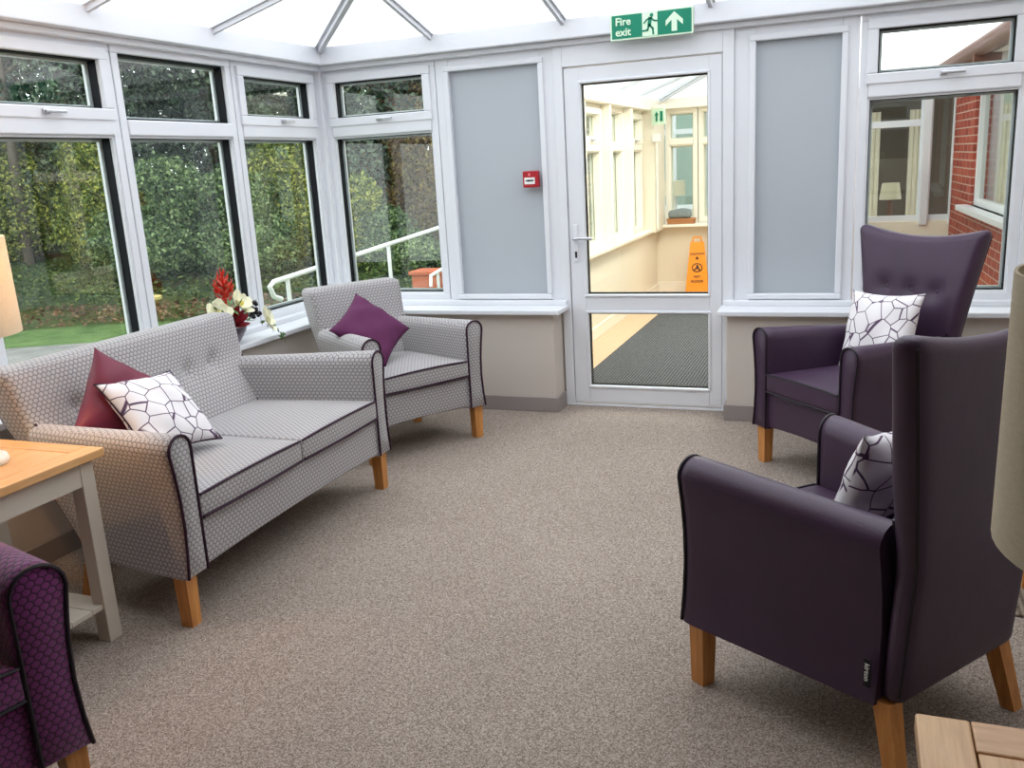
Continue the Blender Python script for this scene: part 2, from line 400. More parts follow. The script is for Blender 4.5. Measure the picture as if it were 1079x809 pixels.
def text_mesh(name, body, size, mat, parent, mtx, ext=0.001, bold=0.0, align='CENTER', spacing=1.0):
    cu = bpy.data.curves.new(name, 'FONT'); cu.body = body; cu.size = size; cu.extrude = ext; cu.offset = bold
    cu.align_x = align; cu.align_y = 'CENTER'; cu.space_line = spacing; cu.resolution_u = 3
    t = bpy.data.objects.new('tmp', cu); C.objects.link(t)
    dg = bpy.context.evaluated_depsgraph_get(); me = bpy.data.meshes.new_from_object(t.evaluated_get(dg))
    bpy.data.objects.remove(t); me.transform(mtx); me.materials.clear()
    return link(name, me, mat, parent)

# wall frames: s runs along the wall, d into the room (positive) / outward (negative)
def W_end(s0, s1, d0, d1, z0, z1): return (s0, s1, -d0, -d1, z0, z1)
def W_left(s0, s1, d0, d1, z0, z1): return (d0, d1, s0, s1, z0, z1)

# ------------------------------------------------------------------ room shell
XW = 4.40; YB = -6.6
MB().box(-0.2, XW+0.2, YB-0.2, 0.25, -0.12, 0.0).build('floor', M['carpet'], kind='structure')
ZS = 0.66                                     # sill top
# dwarf walls
MB().box(-0.2, 0.20, YB, 0.12, 0.0, ZS-0.03).build('wall_left', M['wall'], kind='structure')
MB().box(0.20, 1.644, -0.20, 0.12, 0.0, ZS-0.03, 0.006).build('wall_end_left', M['wall'], kind='structure')
MB().box(2.70, XW, -0.20, 0.12, 0.0, ZS-0.03, 0.006).build('wall_end_right', M['wall'], kind='structure')
MB().box(0.20, 0.215, YB, -0.20, 0.0, 0.095, 0.003).build('baseboard_left', M['skirt'], kind='structure')
b = MB().box(0.215, 1.659, -0.215, -0.2, 0, 0.095, 0.003).box(1.644, 1.659, -0.2, -0.03, 0, 0.095, 0.003); b.build('baseboard_end_left', M['skirt'], kind='structure')
b = MB().box(2.685, XW, -0.215, -0.2, 0, 0.095, 0.003).box(2.685, 2.70, -0.2, -0.03, 0, 0.095, 0.003); b.build('baseboard_end_right', M['skirt'], kind='structure')
# sills
b = MB().box(0.0, 0.255, YB, -0.02, ZS-0.03, ZS+0.0, 0.006).box(0.0, 0.07, YB, -0.02, ZS, ZS+0.03, 0.004); b.build('trim_left_sill', M['upvc'], kind='structure')
b = MB().box(0.255, 1.70, -0.255, 0.0, ZS-0.03, ZS, 0.006).box(0.07, 1.69, -0.06, 0.0, ZS, ZS+0.03, 0.004); b.build('trim_end_left_sill', M['upvc'], kind='structure')
b = MB().box(2.65, XW, -0.255, 0.0, ZS-0.03, ZS, 0.006).box(2.665, XW, -0.06, 0.0, ZS, ZS+0.03, 0.004); b.build('trim_end_right_sill', M['upvc'], kind='structure')
# house-side wall (right), back wall, solid ceiling over the rear of the room
MB().box(XW, XW+0.25, YB, 0.12, 0.0, 2.7).build('wall_right', M['wall'], kind='structure')
MB().box(-0.2, XW+0.25, YB-0.2, YB, 0.0, 3.4).build('wall_back', M['darkroom'], kind='structure')
MB().box(-0.2, XW+0.25, YB, -3.7, 2.36, 2.46).build('ceiling', M['ceil'], kind='structure')
MB().box(XW-0.015, XW, YB, -0.2, 0, 0.095, 0.003).build('baseboard_right', M['skirt'], kind='structure')

# eaves beam and head trims
b = MB().box(-0.06, 0.11, YB, 0.06, 2.235, 2.345, 0.006).box(-0.06, 0.055, YB, 0.06, 2.205, 2.235, 0.004)
b.build('trim_eaves_left', M['upvc'], kind='structure')
b = MB().box(0.11, XW, -0.11, 0.06, 2.235, 2.345, 0.006).box(0.055, XW, -0.055, 0.06, 2.205, 2.235, 0.004)
b.build('trim_eaves_end', M['upvc'], kind='structure')
MB().box(-0.06, 0.055, -0.055, 0.06, ZS, 2.235, 0.008).build('trim_corner_post', M['upvc'], kind='structure')

def glazing_ring(mb, W, s0, s1, z0, z1, wd, d0, d1, bev=0.004):
    mb.box(*W(s0, s1, d0, d1, z1-wd, z1), bev); mb.box(*W(s0, s1, d0, d1, z0, z0+wd), bev)
    mb.box(*W(s0, s0+wd, d0, d1, z0+wd, z1-wd), bev); mb.box(*W(s1-wd, s1, d0, d1, z0+wd, z1-wd), bev)

def window(name, W, s0, s1, opener, zb=0.686, zt=2.215, tr=(1.783, 1.858), mat=None, low_split=None):
    """one bay: outer frame, transom, light above (opening sash or fixed), light below"""
    mat = mat or M['upvc']
    e = thing(name, kind='structure')
    f = MB(); fw_ = 0.045
    glazing_ring(f, W, s0, s1, zb, zt, fw_, -0.075, 0.012)
    f.box(*W(s0+fw_, s1-fw_, -0.075, 0.022, tr[0], tr[1]), 0.006)
    # glazing beads (lower light)
    glazing_ring(f, W, s0+fw_-0.006, s1-fw_+0.006, zb+fw_-0.006, tr[0]+0.004, 0.016, -0.02, 0.004, 0.003)
    f.build('window_frame', mat, e)
    sp = MB(); gl = MB(); ob = MB()
    def pane(a, b_, z0, z1, d):
        glazing_ring(sp, W, a-0.004, b_+0.004, z0-0.004, z1+0.004, 0.010, d-0.058, d-0.014, 0)
        glazing_ring(ob, W, a-0.004, b_+0.004, z0-0.004, z1+0.004, 0.022, d-0.082, d-0.066, 0)
        gl.box(*W(a-0.003, b_+0.003, d-0.065, d-0.061, z0-0.003, z1+0.003)); 
    pane(s0+fw_+0.008, s1-fw_-0.008, zb+fw_+0.008, tr[0]-0.008, 0.0)
    if opener:
        sh = MB(); sw = 0.055
        glazing_ring(sh, W, s0+fw_-0.012, s1-fw_+0.012, tr[1]-0.008, zt-fw_+0.012, sw, -0.058, 0.030, 0.006)
        so = sh.build('opening_sash', mat, e)
        pane(s0+fw_+sw-0.012, s1-fw_-sw+0.012, tr[1]+sw-0.008, zt-fw_-sw+0.012, 0.018)
        c = (s0+s1)/2; h = MB(); zc = tr[1]+0.022
        h.box(*W(c-0.018, c+0.018, 0.030, 0.044, zc-0.012, zc+0.012), 0.004)
        h.box(*W(c-0.012, c+0.10, 0.044, 0.056, zc-0.007, zc+0.007), 0.004)
        h.build('window_handle', M['metal'], so)
    else:
        pane(s0+fw_+0.004, s1-fw_-0.004, tr[1]+0.004, zt-fw_-0.004, 0.0)
    sp.build('spacer_bar', M['gasket'] if mat is M['upvc'] else mat, e); gl.build('window_pane', M['glass'], e); ob.build('outer_bead', mat, e)
    return e
# left wall bays (the mullions stand at -0.919, -1.824, -2.73, ...)
ms_ = [-0.05, -0.919, -1.824, -2.729, -3.634]
for i, (a, b_) in enumerate(zip(ms_, ms_[1:])):
    window('window_%d' % (i+1), W_left, b_+0.004, a-0.004, opener=(i % 2 == 0))
MB().box(-0.1, 0.05, YB, -3.64, ZS, 2.24).build('wall_left_rear', M['darkroom'], kind='structure')  # unseen bays closed off and darkened to cut light from the rear
window('window_5', W_end, 0.05, 0.868, True)
window('window_6', W_end, 3.373, 4.19, True)
MB().box(4.19, XW, -0.02, 0.08, ZS, 2.22, 0.005).build('trim_end_right_post', M['upvc'], kind='structure')
# boarded bays either side of the door
def board(name, s0, s1, p0, p1, z0=0.686, z1=2.215, q0=0.717, q1=2.13):
    e = thing(name, kind='structure')
    f = MB(); f.box(*W_end(s0, p0, -0.06, 0.012, z0, z1), 0.005).box(*W_end(p1, s1, -0.06, 0.012, z0, z1), 0.005)
    f.box(*W_end(p0, p1, -0.06, 0.012, q1, z1), 0.005).box(*W_end(p0, p1, -0.06, 0.012, z0-0.01, q0), 0.003)
    glazing_ring(f, W_end, p0-0.03, p1+0.03, q0-0.026, q1+0.03, 0.034, 0.0, 0.030, 0.007)
    f.build('board_frame', M['upvc'], e)
    MB().box(*W_end(p0-0.01, p1+0.01, -0.05, -0.012, q0-0.01, q1+0.01)).build('infill_board', M['panel'], e)
board('trim_1', 0.872, 1.655, 0.961, 1.56, q0=0.72)
board('trim_2', 2.715, 3.369, 2.829, 3.283, q0=0.72)

# ------------------------------------------------------------------ door to the passage
d = thing('door_1', kind='structure')
f = MB(); f.box(1.655, 1.712, -0.03, 0.06, 0, 2.215, 0.005).box(2.653, 2.715, -0.03, 0.06, 0, 2.215, 0.005).box(1.712, 2.653, -0.03, 0.06, 2.086, 2.215, 0.005)
f.box(1.70, 2.66, -0.022, 0.05, 0, 0.012, 0.002)
f.build('door_frame', M['upvc'], d)
lf = MB(); y0, y1 = -0.018, 0.045
lf.box(1.716, 1.812, y0, y1, 0.024, 2.08, 0.004).box(2.576, 2.649, y0, y1, 0.024, 2.08, 0.004)
lf.box(1.812, 2.576, y0, y1, 1.994, 2.08, 0.004).box(1.812, 2.576, y0, y1, 0.613, 0.716, 0.004).box(1.812, 2.576, y0, y1, 0.024, 0.128, 0.004)
for a, b_ in ((0.128, 0.613), (0.716, 1.994)):
    glazing_ring(lf, W_end, 1.804, 2.584, a-0.008, b_+0.008, 0.016, -0.010, 0.026, 0.005)
leaf = lf.build('door_leaf', M['upvc'], d)
sp = MB(); gl = MB()
for a, b_ in ((0.134, 0.607), (0.722, 1.988)):
    glazing_ring(sp, W_end, 1.816, 2.572, a, b_, 0.010, -0.034, -0.006, 0); gl.box(1.818, 2.570, 0.000, 0.003, a, b_)
sp.build('spacer_bar', M['gasket'], d); gl.build('door_pane', M['glass'], d)
h = MB(); h.box(1.742, 1.772, -0.028, -0.018, 0.93, 1.16, 0.004)
h.build('handle_plate', M['upvc'], leaf)
h = MB(); h.tube([(1.757, -0.028, 1.075), (1.757, -0.066, 1.075)], 0.010).tube([(1.757, -0.066, 1.075), (1.80, -0.070, 1.078), (1.875, -0.070, 1.075)], 0.010)
h.build('door_handle', M['metal'], leaf, smooth=True)
MB().box(1.750, 1.764, -0.031, -0.027, 0.955, 0.995, 0.002).build('lock_cylinder', M['dark'], leaf)

# ------------------------------------------------------------------ glazed roof (hipped, 15 degrees)
ZE = 2.35; T = math.tan(R(15)); XC = XW/2
def roof_z(dist): return ZE + dist*T
g = MB(); rz_ = roof_z(XC)
g.quad([(0, 0, ZE), (0, -3.7, ZE), (XC, -3.7, rz_), (XC, -XC, rz_)])
g.quad([(0, 0, ZE), (XC, -XC, rz_), (XW, 0, ZE)])
g.quad([(XW, 0, ZE), (XC, -XC, rz_), (XC, -3.7, rz_), (XW, -3.7, ZE)])
g.build('ceiling_roof_glass', M['roofglass'], kind='structure')
def bar(a, b_, w=0.05, hgt=0.045, name='trim_rafter', mat=None):
    a = Vector(a); b_ = Vector(b_); t = (b_-a).normalized(); s_ = t.cross(Vector((0, 0, 1))).normalized()*w/2; n_ = Vector((0, 0, -hgt))
    m_ = MB(); m_.hexa([a-s_+n_*0.9, a+s_+n_*0.9, a+s_, a-s_], [b_-s_+n_*0.9, b_+s_+n_*0.9, b_+s_, b_-s_])
    c_ = s_*0.45; m_.hexa([a-c_+n_*1.5, a+c_+n_*1.5, a+c_+n_*0.9, a-c_+n_*0.9], [b_-c_+n_*1.5, b_+c_+n_*1.5, b_+c_+n_*0.9, b_-c_+n_*0.9])
    return m_.build(name, mat or M['rafter'], kind='structure')
bar((0.03, -0.03, ZE), (XC, -XC, rz_), 0.07); bar((XW-0.03, -0.03, ZE), (XC, -XC, rz_), 0.07); bar((XC, -XC, rz_+0.01), (XC, -3.7, rz_+0.01), 0.09)
for x in (0.90, 1.75, 2.60, 3.45):
    q_ = min(x, XW-x); bar((x, -0.03, ZE+0.008), (x, -q_, roof_z(q_)))
for y in (-1.15, -2.02, -2.89, -3.66):
    q_ = min(-y, XC); bar((0.03, y, ZE+0.008), (q_, y, roof_z(q_))); bar((XW-0.03, y, ZE+0.008), (XW-q_, y, roof_z(q_)))
# gable closing the roof against the rear ceiling
MB().poly([(0, -3.7, ZE), (XW, -3.7, ZE), (XC, -3.7, rz_+0.05)], (0, -0.1, 0)).build('wall_rear_gable', M['ceil'], kind='structure')

# ------------------------------------------------------------------ passage beyond the door
PX0, PX1, PY = 1.25, 3.22, 4.9
MB().box(PX0-0.2, PX1+0.2, 0.12, PY+0.2, -0.12, -0.001).build('floor_passage', M['tan'], kind='structure')
MB().box(PX0-0.12, PX0, 0.12, PY, 0, 0.74).build('wall_passage_left', M['cream'], kind='structure')
MB().box(PX1, PX1+0.12, 0.12, PY, 0, 0.74).build('wall_passage_right', M['cream'], kind='structure')
MB().box(PX0-0.12, PX1+0.12, PY, PY+0.15, 0, 0.76).build('wall_passage_far', M['cream'], kind='structure')
MB().box(PX0, PX0+0.015, 0.12, PY, 0, 0.11, 0.003).build('baseboard_passage_left', M['cream_pvc'], kind='structure')
MB().box(PX0, PX1, PY-0.015, PY, 0, 0.13, 0.003).build('baseboard_passage_far', M['cream_pvc'], kind='structure')
MB().box(PX0-0.1, PX0+0.07, 0.12, PY, 0.74, 0.77, 0.004).build('trim_passage_left_sill', M['cream_pvc'], kind='structure')
MB().box(PX0+0.07, PX1+0.1, PY-0.16, PY+0.02, 0.765, 0.795, 0.004).build('trim_passage_far_sill', M['cream_pvc'], kind='structure')
def W_pl(s0, s1, d0, d1, z0, z1): return (PX0-0.04+d0, PX0-0.04+d1, s0, s1, z0, z1)
def W_pr(s0, s1, d0, d1, z0, z1): return (PX1+0.04-d0, PX1+0.04-d1, s0, s1, z0, z1)
def W_pf(s0, s1, d0, d1, z0, z1): return (s0, s1, PY+0.06-d0, PY+0.06-d1, z0, z1)
n_ = 7
for i in range(5):
    a = 0.16+i*0.84
    window('window_%d' % n_, W_pl, a, a+0.82, i % 2 == 0, 0.77, 2.02, (1.62, 1.69), M['cream_pvc']); n_ += 1
for i in range(5):
    MB().box(PX0-0.10, PX0+0.06, 0.13+i*0.84, 0.19+i*0.84, 0.77, 2.02, 0.005).build('trim_passage_glare_post', M['cream_pvc'], kind='structure')  # white posts added to stand in for the glare in these windows
MB().box(PX0-0.12, PX0+0.10, 4.36, PY, 0.74, 2.04, 0.006).build('trim_passage_pier', M['cream'], kind='structure')
for i in range(5):
    a = 0.16+i*0.92
    window('window_%d' % n_, W_pr, a, a+0.90, False, 0.74, 2.02, (1.62, 1.69), M['cream_pvc']); n_ += 1
for a, b_ in ((1.35, 1.71), (1.72, 2.45), (2.46, 3.2)):
    window('window_%d' % n_, W_pf, a, b_, False, 0.80, 2.05, (1.66, 1.72), M['cream_pvc']); n_ += 1
b = MB().box(PX0-0.12, PX0+0.08, 0.12, PY, 2.02, 2.14, 0.005).box(PX1-0.08, PX1+0.12, 0.12, PY, 2.02, 2.14, 0.005).box(PX0, PX1, PY-0.08, PY+0.12, 2.05, 2.16, 0.005)
b.build('trim_passage_eaves', M['cream_pvc'], kind='structure')
pc = (PX0+PX1)/2; g = MB()
g.quad([(PX0, 0.06, 2.16), (PX0, PY, 2.16), (pc, PY-0.9, 2.5), (pc, 0.06, 2.5)]); g.quad([(PX1, 0.06, 2.16), (pc, 0.06, 2.5), (pc, PY-0.9, 2.5), (PX1, PY, 2.16)])
g.quad([(PX0, PY, 2.16), (PX1, PY, 2.16), (pc, PY-0.9, 2.5)])
g.build('ceiling_passage_roof_glass', M['roofglass'], kind='structure')
bar((PX0, PY, 2.16), (pc, PY-0.9, 2.5), 0.05, name='trim_passage_rafter'); bar((PX1, PY, 2.16), (pc, PY-0.9, 2.5), 0.05, name='trim_passage_rafter')
for y in (1.0, 2.0, 3.0, 3.95):
    bar((PX0, y, 2.165), (pc, y, 2.5), 0.035, 0.03, 'trim_passage_rafter'); bar((PX1, y, 2.165), (pc, y, 2.5), 0.035, 0.03, 'trim_passage_rafter')
tl = thing('added_passage_lamp', (2.2, 2.2, 2.43), label='slim added fill lamp along the ridge of the glazed passage', cat='lamp')  # made-up fitting around the added passage fill light
MB().box(-0.28, 0.28, -1.25, 1.25, 0.005, 0.03, 0.004).build('fill_light_housing', M['cream_pvc'], tl)

tag(MB().box(1.56, 3.1, 0.30, 3.55, 0.0, 0.012, 0.004).build('entrance_mat', M['mat']), 'charcoal ribbed entrance mat on the passage floor behind the glazed door', 'mat')
# wet floor sign
ws = thing('wet_floor_sign', (1.74, 4.70, 0), R(8), 'orange folding wet floor sign standing in the passage', 'sign')
def tilt_panel(mb, y_b, y_t, zb=0.0, zt=0.60, wb=0.135, wt=0.075, th=0.012):
    mb.hexa([(-wb, y_b, zb), (wb, y_b, zb), (wb, y_b+th, zb), (-wb, y_b+th, zb)], [(-wt, y_t, zt), (wt, y_t, zt), (wt, y_t+th, zt), (-wt, y_t+th, zt)])
m_ = MB(); tilt_panel(m_, -0.12, -0.012); m_.build('front_panel', M['orange'], ws)
m_ = MB(); tilt_panel(m_, 0.12, 0.006); m_.build('rear_panel', M['orange'], ws)
m_ = MB(); m_.tube([(-0.05, 0.0, 0.60), (-0.04, 0.0, 0.65), (0.04, 0.0, 0.65), (0.05, 0.0, 0.60)], 0.010); m_.build('carry_handle', M['orange'], ws, smooth=True)
tang = math.atan2(0.108, 0.60)
def onsign(z): return Matrix.Translation((0, -0.12+0.108*z/0.60-0.003, z)) @ Matrix.Rotation(R(90)-tang, 4, 'X')
text_mesh('lettering', 'CAUTION', 0.034, M['dark'], ws, onsign(0.47), 0.001, 0.0005)
text_mesh('lettering', 'WET', 0.036, M['dark'], ws, onsign(0.22), 0.001, 0.0005)
text_mesh('lettering', 'FLOOR', 0.042, M['dark'], ws, onsign(0.17), 0.001, 0.0005)
fg = MB()
for pts in ([(0, 0.045), (-0.02, 0.012), (0.02, 0.012)],): 
    fg.poly([onsign(0.40) @ Vector((x, y, 0)) for x, y in pts], (0, -0.002, 0))
ring = [onsign(0.32) @ Vector((0.055*math.cos(a), 0.045*math.sin(a), 0)) for a in np.linspace(0, 2*math.pi, 20, endpoint=False)]
fg.tube(ring, 0.005, 6, closed=True)
for pts in ([(-0.01, 0.03), (0.01, 0.03), (0.02, -0.005), (0.04, -0.03), (0.02, -0.03), (0, -0.01), (-0.03, -0.03), (-0.04, -0.02), (-0.01, 0.0)],):
    fg.poly([onsign(0.32) @ Vector((x, y, 0)) for x, y in pts], (0, -0.002, 0))
fg.build('warning_pictogram', M['dark'], ws)
pb_ = thing('brown_post', (1.93, 4.80, 0), label='dark brown wooden post behind the orange wet floor sign', cat='post')
MB().box(-0.03, 0.03, -0.03, 0.03, 0, 0.68, 0.004).build('post_shaft', M['brownwood'], pb_); MB().box(-0.04, 0.04, -0.04, 0.04, 0.68, 0.70, 0.004).build('post_cap', M['brownwood'], pb_)
# sill items
cb = thing('cardboard_box', (1.545, 4.83, 0.795), label='shallow brown box on the far passage sill', cat='box')
MB().box(-0.15, 0.15, -0.055, 0.055, 0, 0.055, 0.003).build('box_body', M['cardboard'], cb); MB().box(-0.16, 0.16, -0.06, 0.06, 0.04, 0.062, 0.003).build('box_lid', M['cardboard'], cb)
m_ = MB(); m_.rbox(-0.13, 0.13, -0.05, 0.05, 0, 0.10, 0.035, 0.03, lambda x, y, z: (x, y+0.004*math.sin(x*60), z+0.010*math.sin(x*23+1)*(z > 0.05)))
o = m_.build('folded_cloth', M['greycloth'], smooth=True); o.location = (1.53, 4.83, 0.858); tag(o, 'grey folded cloth lying on top of the shallow brown box', 'cloth')
# hanging exit sign of the passage
hs = thing('hanging_exit_sign', (1.43, 4.20, 1.93), R(-35), 'small green exit sign on a bracket in the passage corner', 'sign')
MB().box(-0.10, 0.10, -0.006, 0.006, -0.06, 0.10, 0.003).build('sign_face', M['glow'], hs)
m_ = MB(); m_.poly([(-0.02, -0.007, 0.07), (-0.055, -0.007, 0.03), (0.01, -0.007, 0.03)], (0, -0.002, 0)).box(-0.035, -0.01, -0.009, -0.007, -0.03, 0.03); m_.box(0.03, 0.07, -0.009, -0.007, -0.03, 0.07)
m_.build('sign_symbol', M['green'], hs)
MB().box(-0.10, 0.10, -0.01, 0.01, 0.10, 0.13, 0.002).build('sign_bracket', M['cream_pvc'], hs)

jb = thing('junction_box', (1.38, 4.34, 1.74), 0, 'small white junction box with a pipe down the passage corner pier', 'electrical box')
MB().box(-0.045, 0.045, -0.04, 0.02, -0.04, 0.04, 0.005).build('box_cover', M['fascia'], jb); MB().tube([(0.0, -0.01, -0.04), (0.0, -0.01, -0.95)], 0.011, 8).build('conduit_pipe', M['cream_pvc'], jb, smooth=True)
# ------------------------------------------------------------------ signs in the room
fs = thing('fire_exit_sign', (2.272, -0.12, 2.262), 0, 'green fire exit sign above the door with running man and arrow', 'sign')
SW, SH = 0.235, 0.072
MB().box(-SW, SW, 0.0, 0.008, -SH, SH, 0.003).build('sign_border', M['glow'], fs)
MB().box(-SW+0.010, SW-0.010, -0.0015, 0.0, -SH+0.010, SH-0.010).build('sign_field', M['green'], fs)
mt = Matrix.Rotation(R(90), 4, 'X')
text_mesh('lettering', 'Fire', 0.058, M['glow'], fs, Matrix.Translation((-0.205, -0.003, 0.026)) @ mt, 0.001, 0.0012, 'LEFT')
text_mesh('lettering', 'exit', 0.058, M['glow'], fs, Matrix.Translation((-0.205, -0.003, -0.030)) @ mt, 0.001, 0.0012, 'LEFT')
MB().box(-0.050, 0.036, -0.003, -0.001, -0.062, 0.062).build('doorway_symbol', M['glow'], fs)
m_ = MB()
def strip(pts, w, y=-0.005):
    for (ax, az), (bx, bz) in zip(pts, pts[1:]):
        t = Vector((bx-ax, bz-az)).normalized(); nx, nz = -t.y*w/2, t.x*w/2; ex, ez = t.x*w*0.3, t.y*w*0.3
        m_.poly([(ax+nx-ex, y, az+nz-ez), (bx+nx+ex, y, bz+nz+ez), (bx-nx+ex, y, bz-nz+ez), (ax-nx-ex, y, az-nz-ez)], (0, 0.002, 0))
m_.poly([(0.004+0.010*math.cos(a), -0.005, 0.046+0.010*math.sin(a)) for a in np.linspace(0, 2*math.pi, 14, endpoint=False)], (0, 0.002, 0))
strip([(-0.004, 0.030), (-0.010, -0.006)], 0.020); strip([(-0.004, 0.030), (-0.024, 0.024), (-0.040, 0.006)], 0.008)
strip([(0.0, 0.030), (0.018, 0.016), (0.034, 0.014)], 0.008); strip([(-0.010, -0.004), (0.010, -0.024), (0.012, -0.054)], 0.010)
strip([(-0.012, -0.006), (-0.020, -0.032), (-0.046, -0.034)], 0.010)
m_.build('running_man', M['green'], fs)
m_ = MB(); m_.poly([(0.130, -0.003, 0.052), (0.082, -0.003, 0.008), (0.082, -0.003, -0.020), (0.115, -0.003, 0.010), (0.115, -0.003, -0.050), (0.145, -0.003, -0.050), (0.145, -0.003, 0.010), (0.178, -0.003, -0.020), (0.178, -0.003, 0.008)], (0, 0.002, 0))
m_.build('arrow_symbol', M['glow'], fs)

cp = thing('fire_call_point', (1.490, -0.018, 1.448), 0, 'red fire alarm call point on the board left of the door', 'alarm')
MB().box(-0.050, 0.050, -0.045, 0.0, -0.050, 0.050, 0.006).build('call_point_box', M['red'], cp)
MB().box(-0.038, 0.030, -0.048, -0.044, -0.030, 0.010, 0.001).build('white_press_plate', M['label'], cp)
m_ = MB().box(-0.028, -0.012, -0.050, -0.047, -0.012, -0.004); m_.poly([(-0.012, -0.048, 0.0), (-0.012, -0.048, -0.016), (-0.006, -0.048, -0.008)], (0, -0.002, 0))
m_.poly([(-0.004+0.006*math.cos(a), -0.048, -0.008+0.006*math.sin(a)) for a in np.linspace(0, 6.28, 12, endpoint=False)], (0, -0.002, 0))
m_.box(0.008, 0.022, -0.050, -0.047, -0.012, -0.004).poly([(0.008, -0.048, 0.0), (0.008, -0.048, -0.016), (0.002, -0.048, -0.008)], (0, -0.002, 0))
m_.build('arrows_and_dot', M['dark'], cp)
MB().box(-0.012, 0.002, -0.048, -0.044, 0.020, 0.036, 0.002).build('indicator_light', M['redlens'], cp)

# ------------------------------------------------------------------ upholstered seats
def leg_mesh(x, y, h, w=0.052, dx=0.0, dy=0.0, tp=0.8):
    a = w/2; b_ = a*tp
    return MB().hexa([(x+dx-b_, y+dy-b_, 0), (x+dx+b_, y+dy-b_, 0), (x+dx+b_, y+dy+b_, 0), (x+dx-b_, y+dy+b_, 0)],
                     [(x-a, y-a, h), (x+a, y-a, h), (x+a, y+a, h), (x-a, y+a, h)])

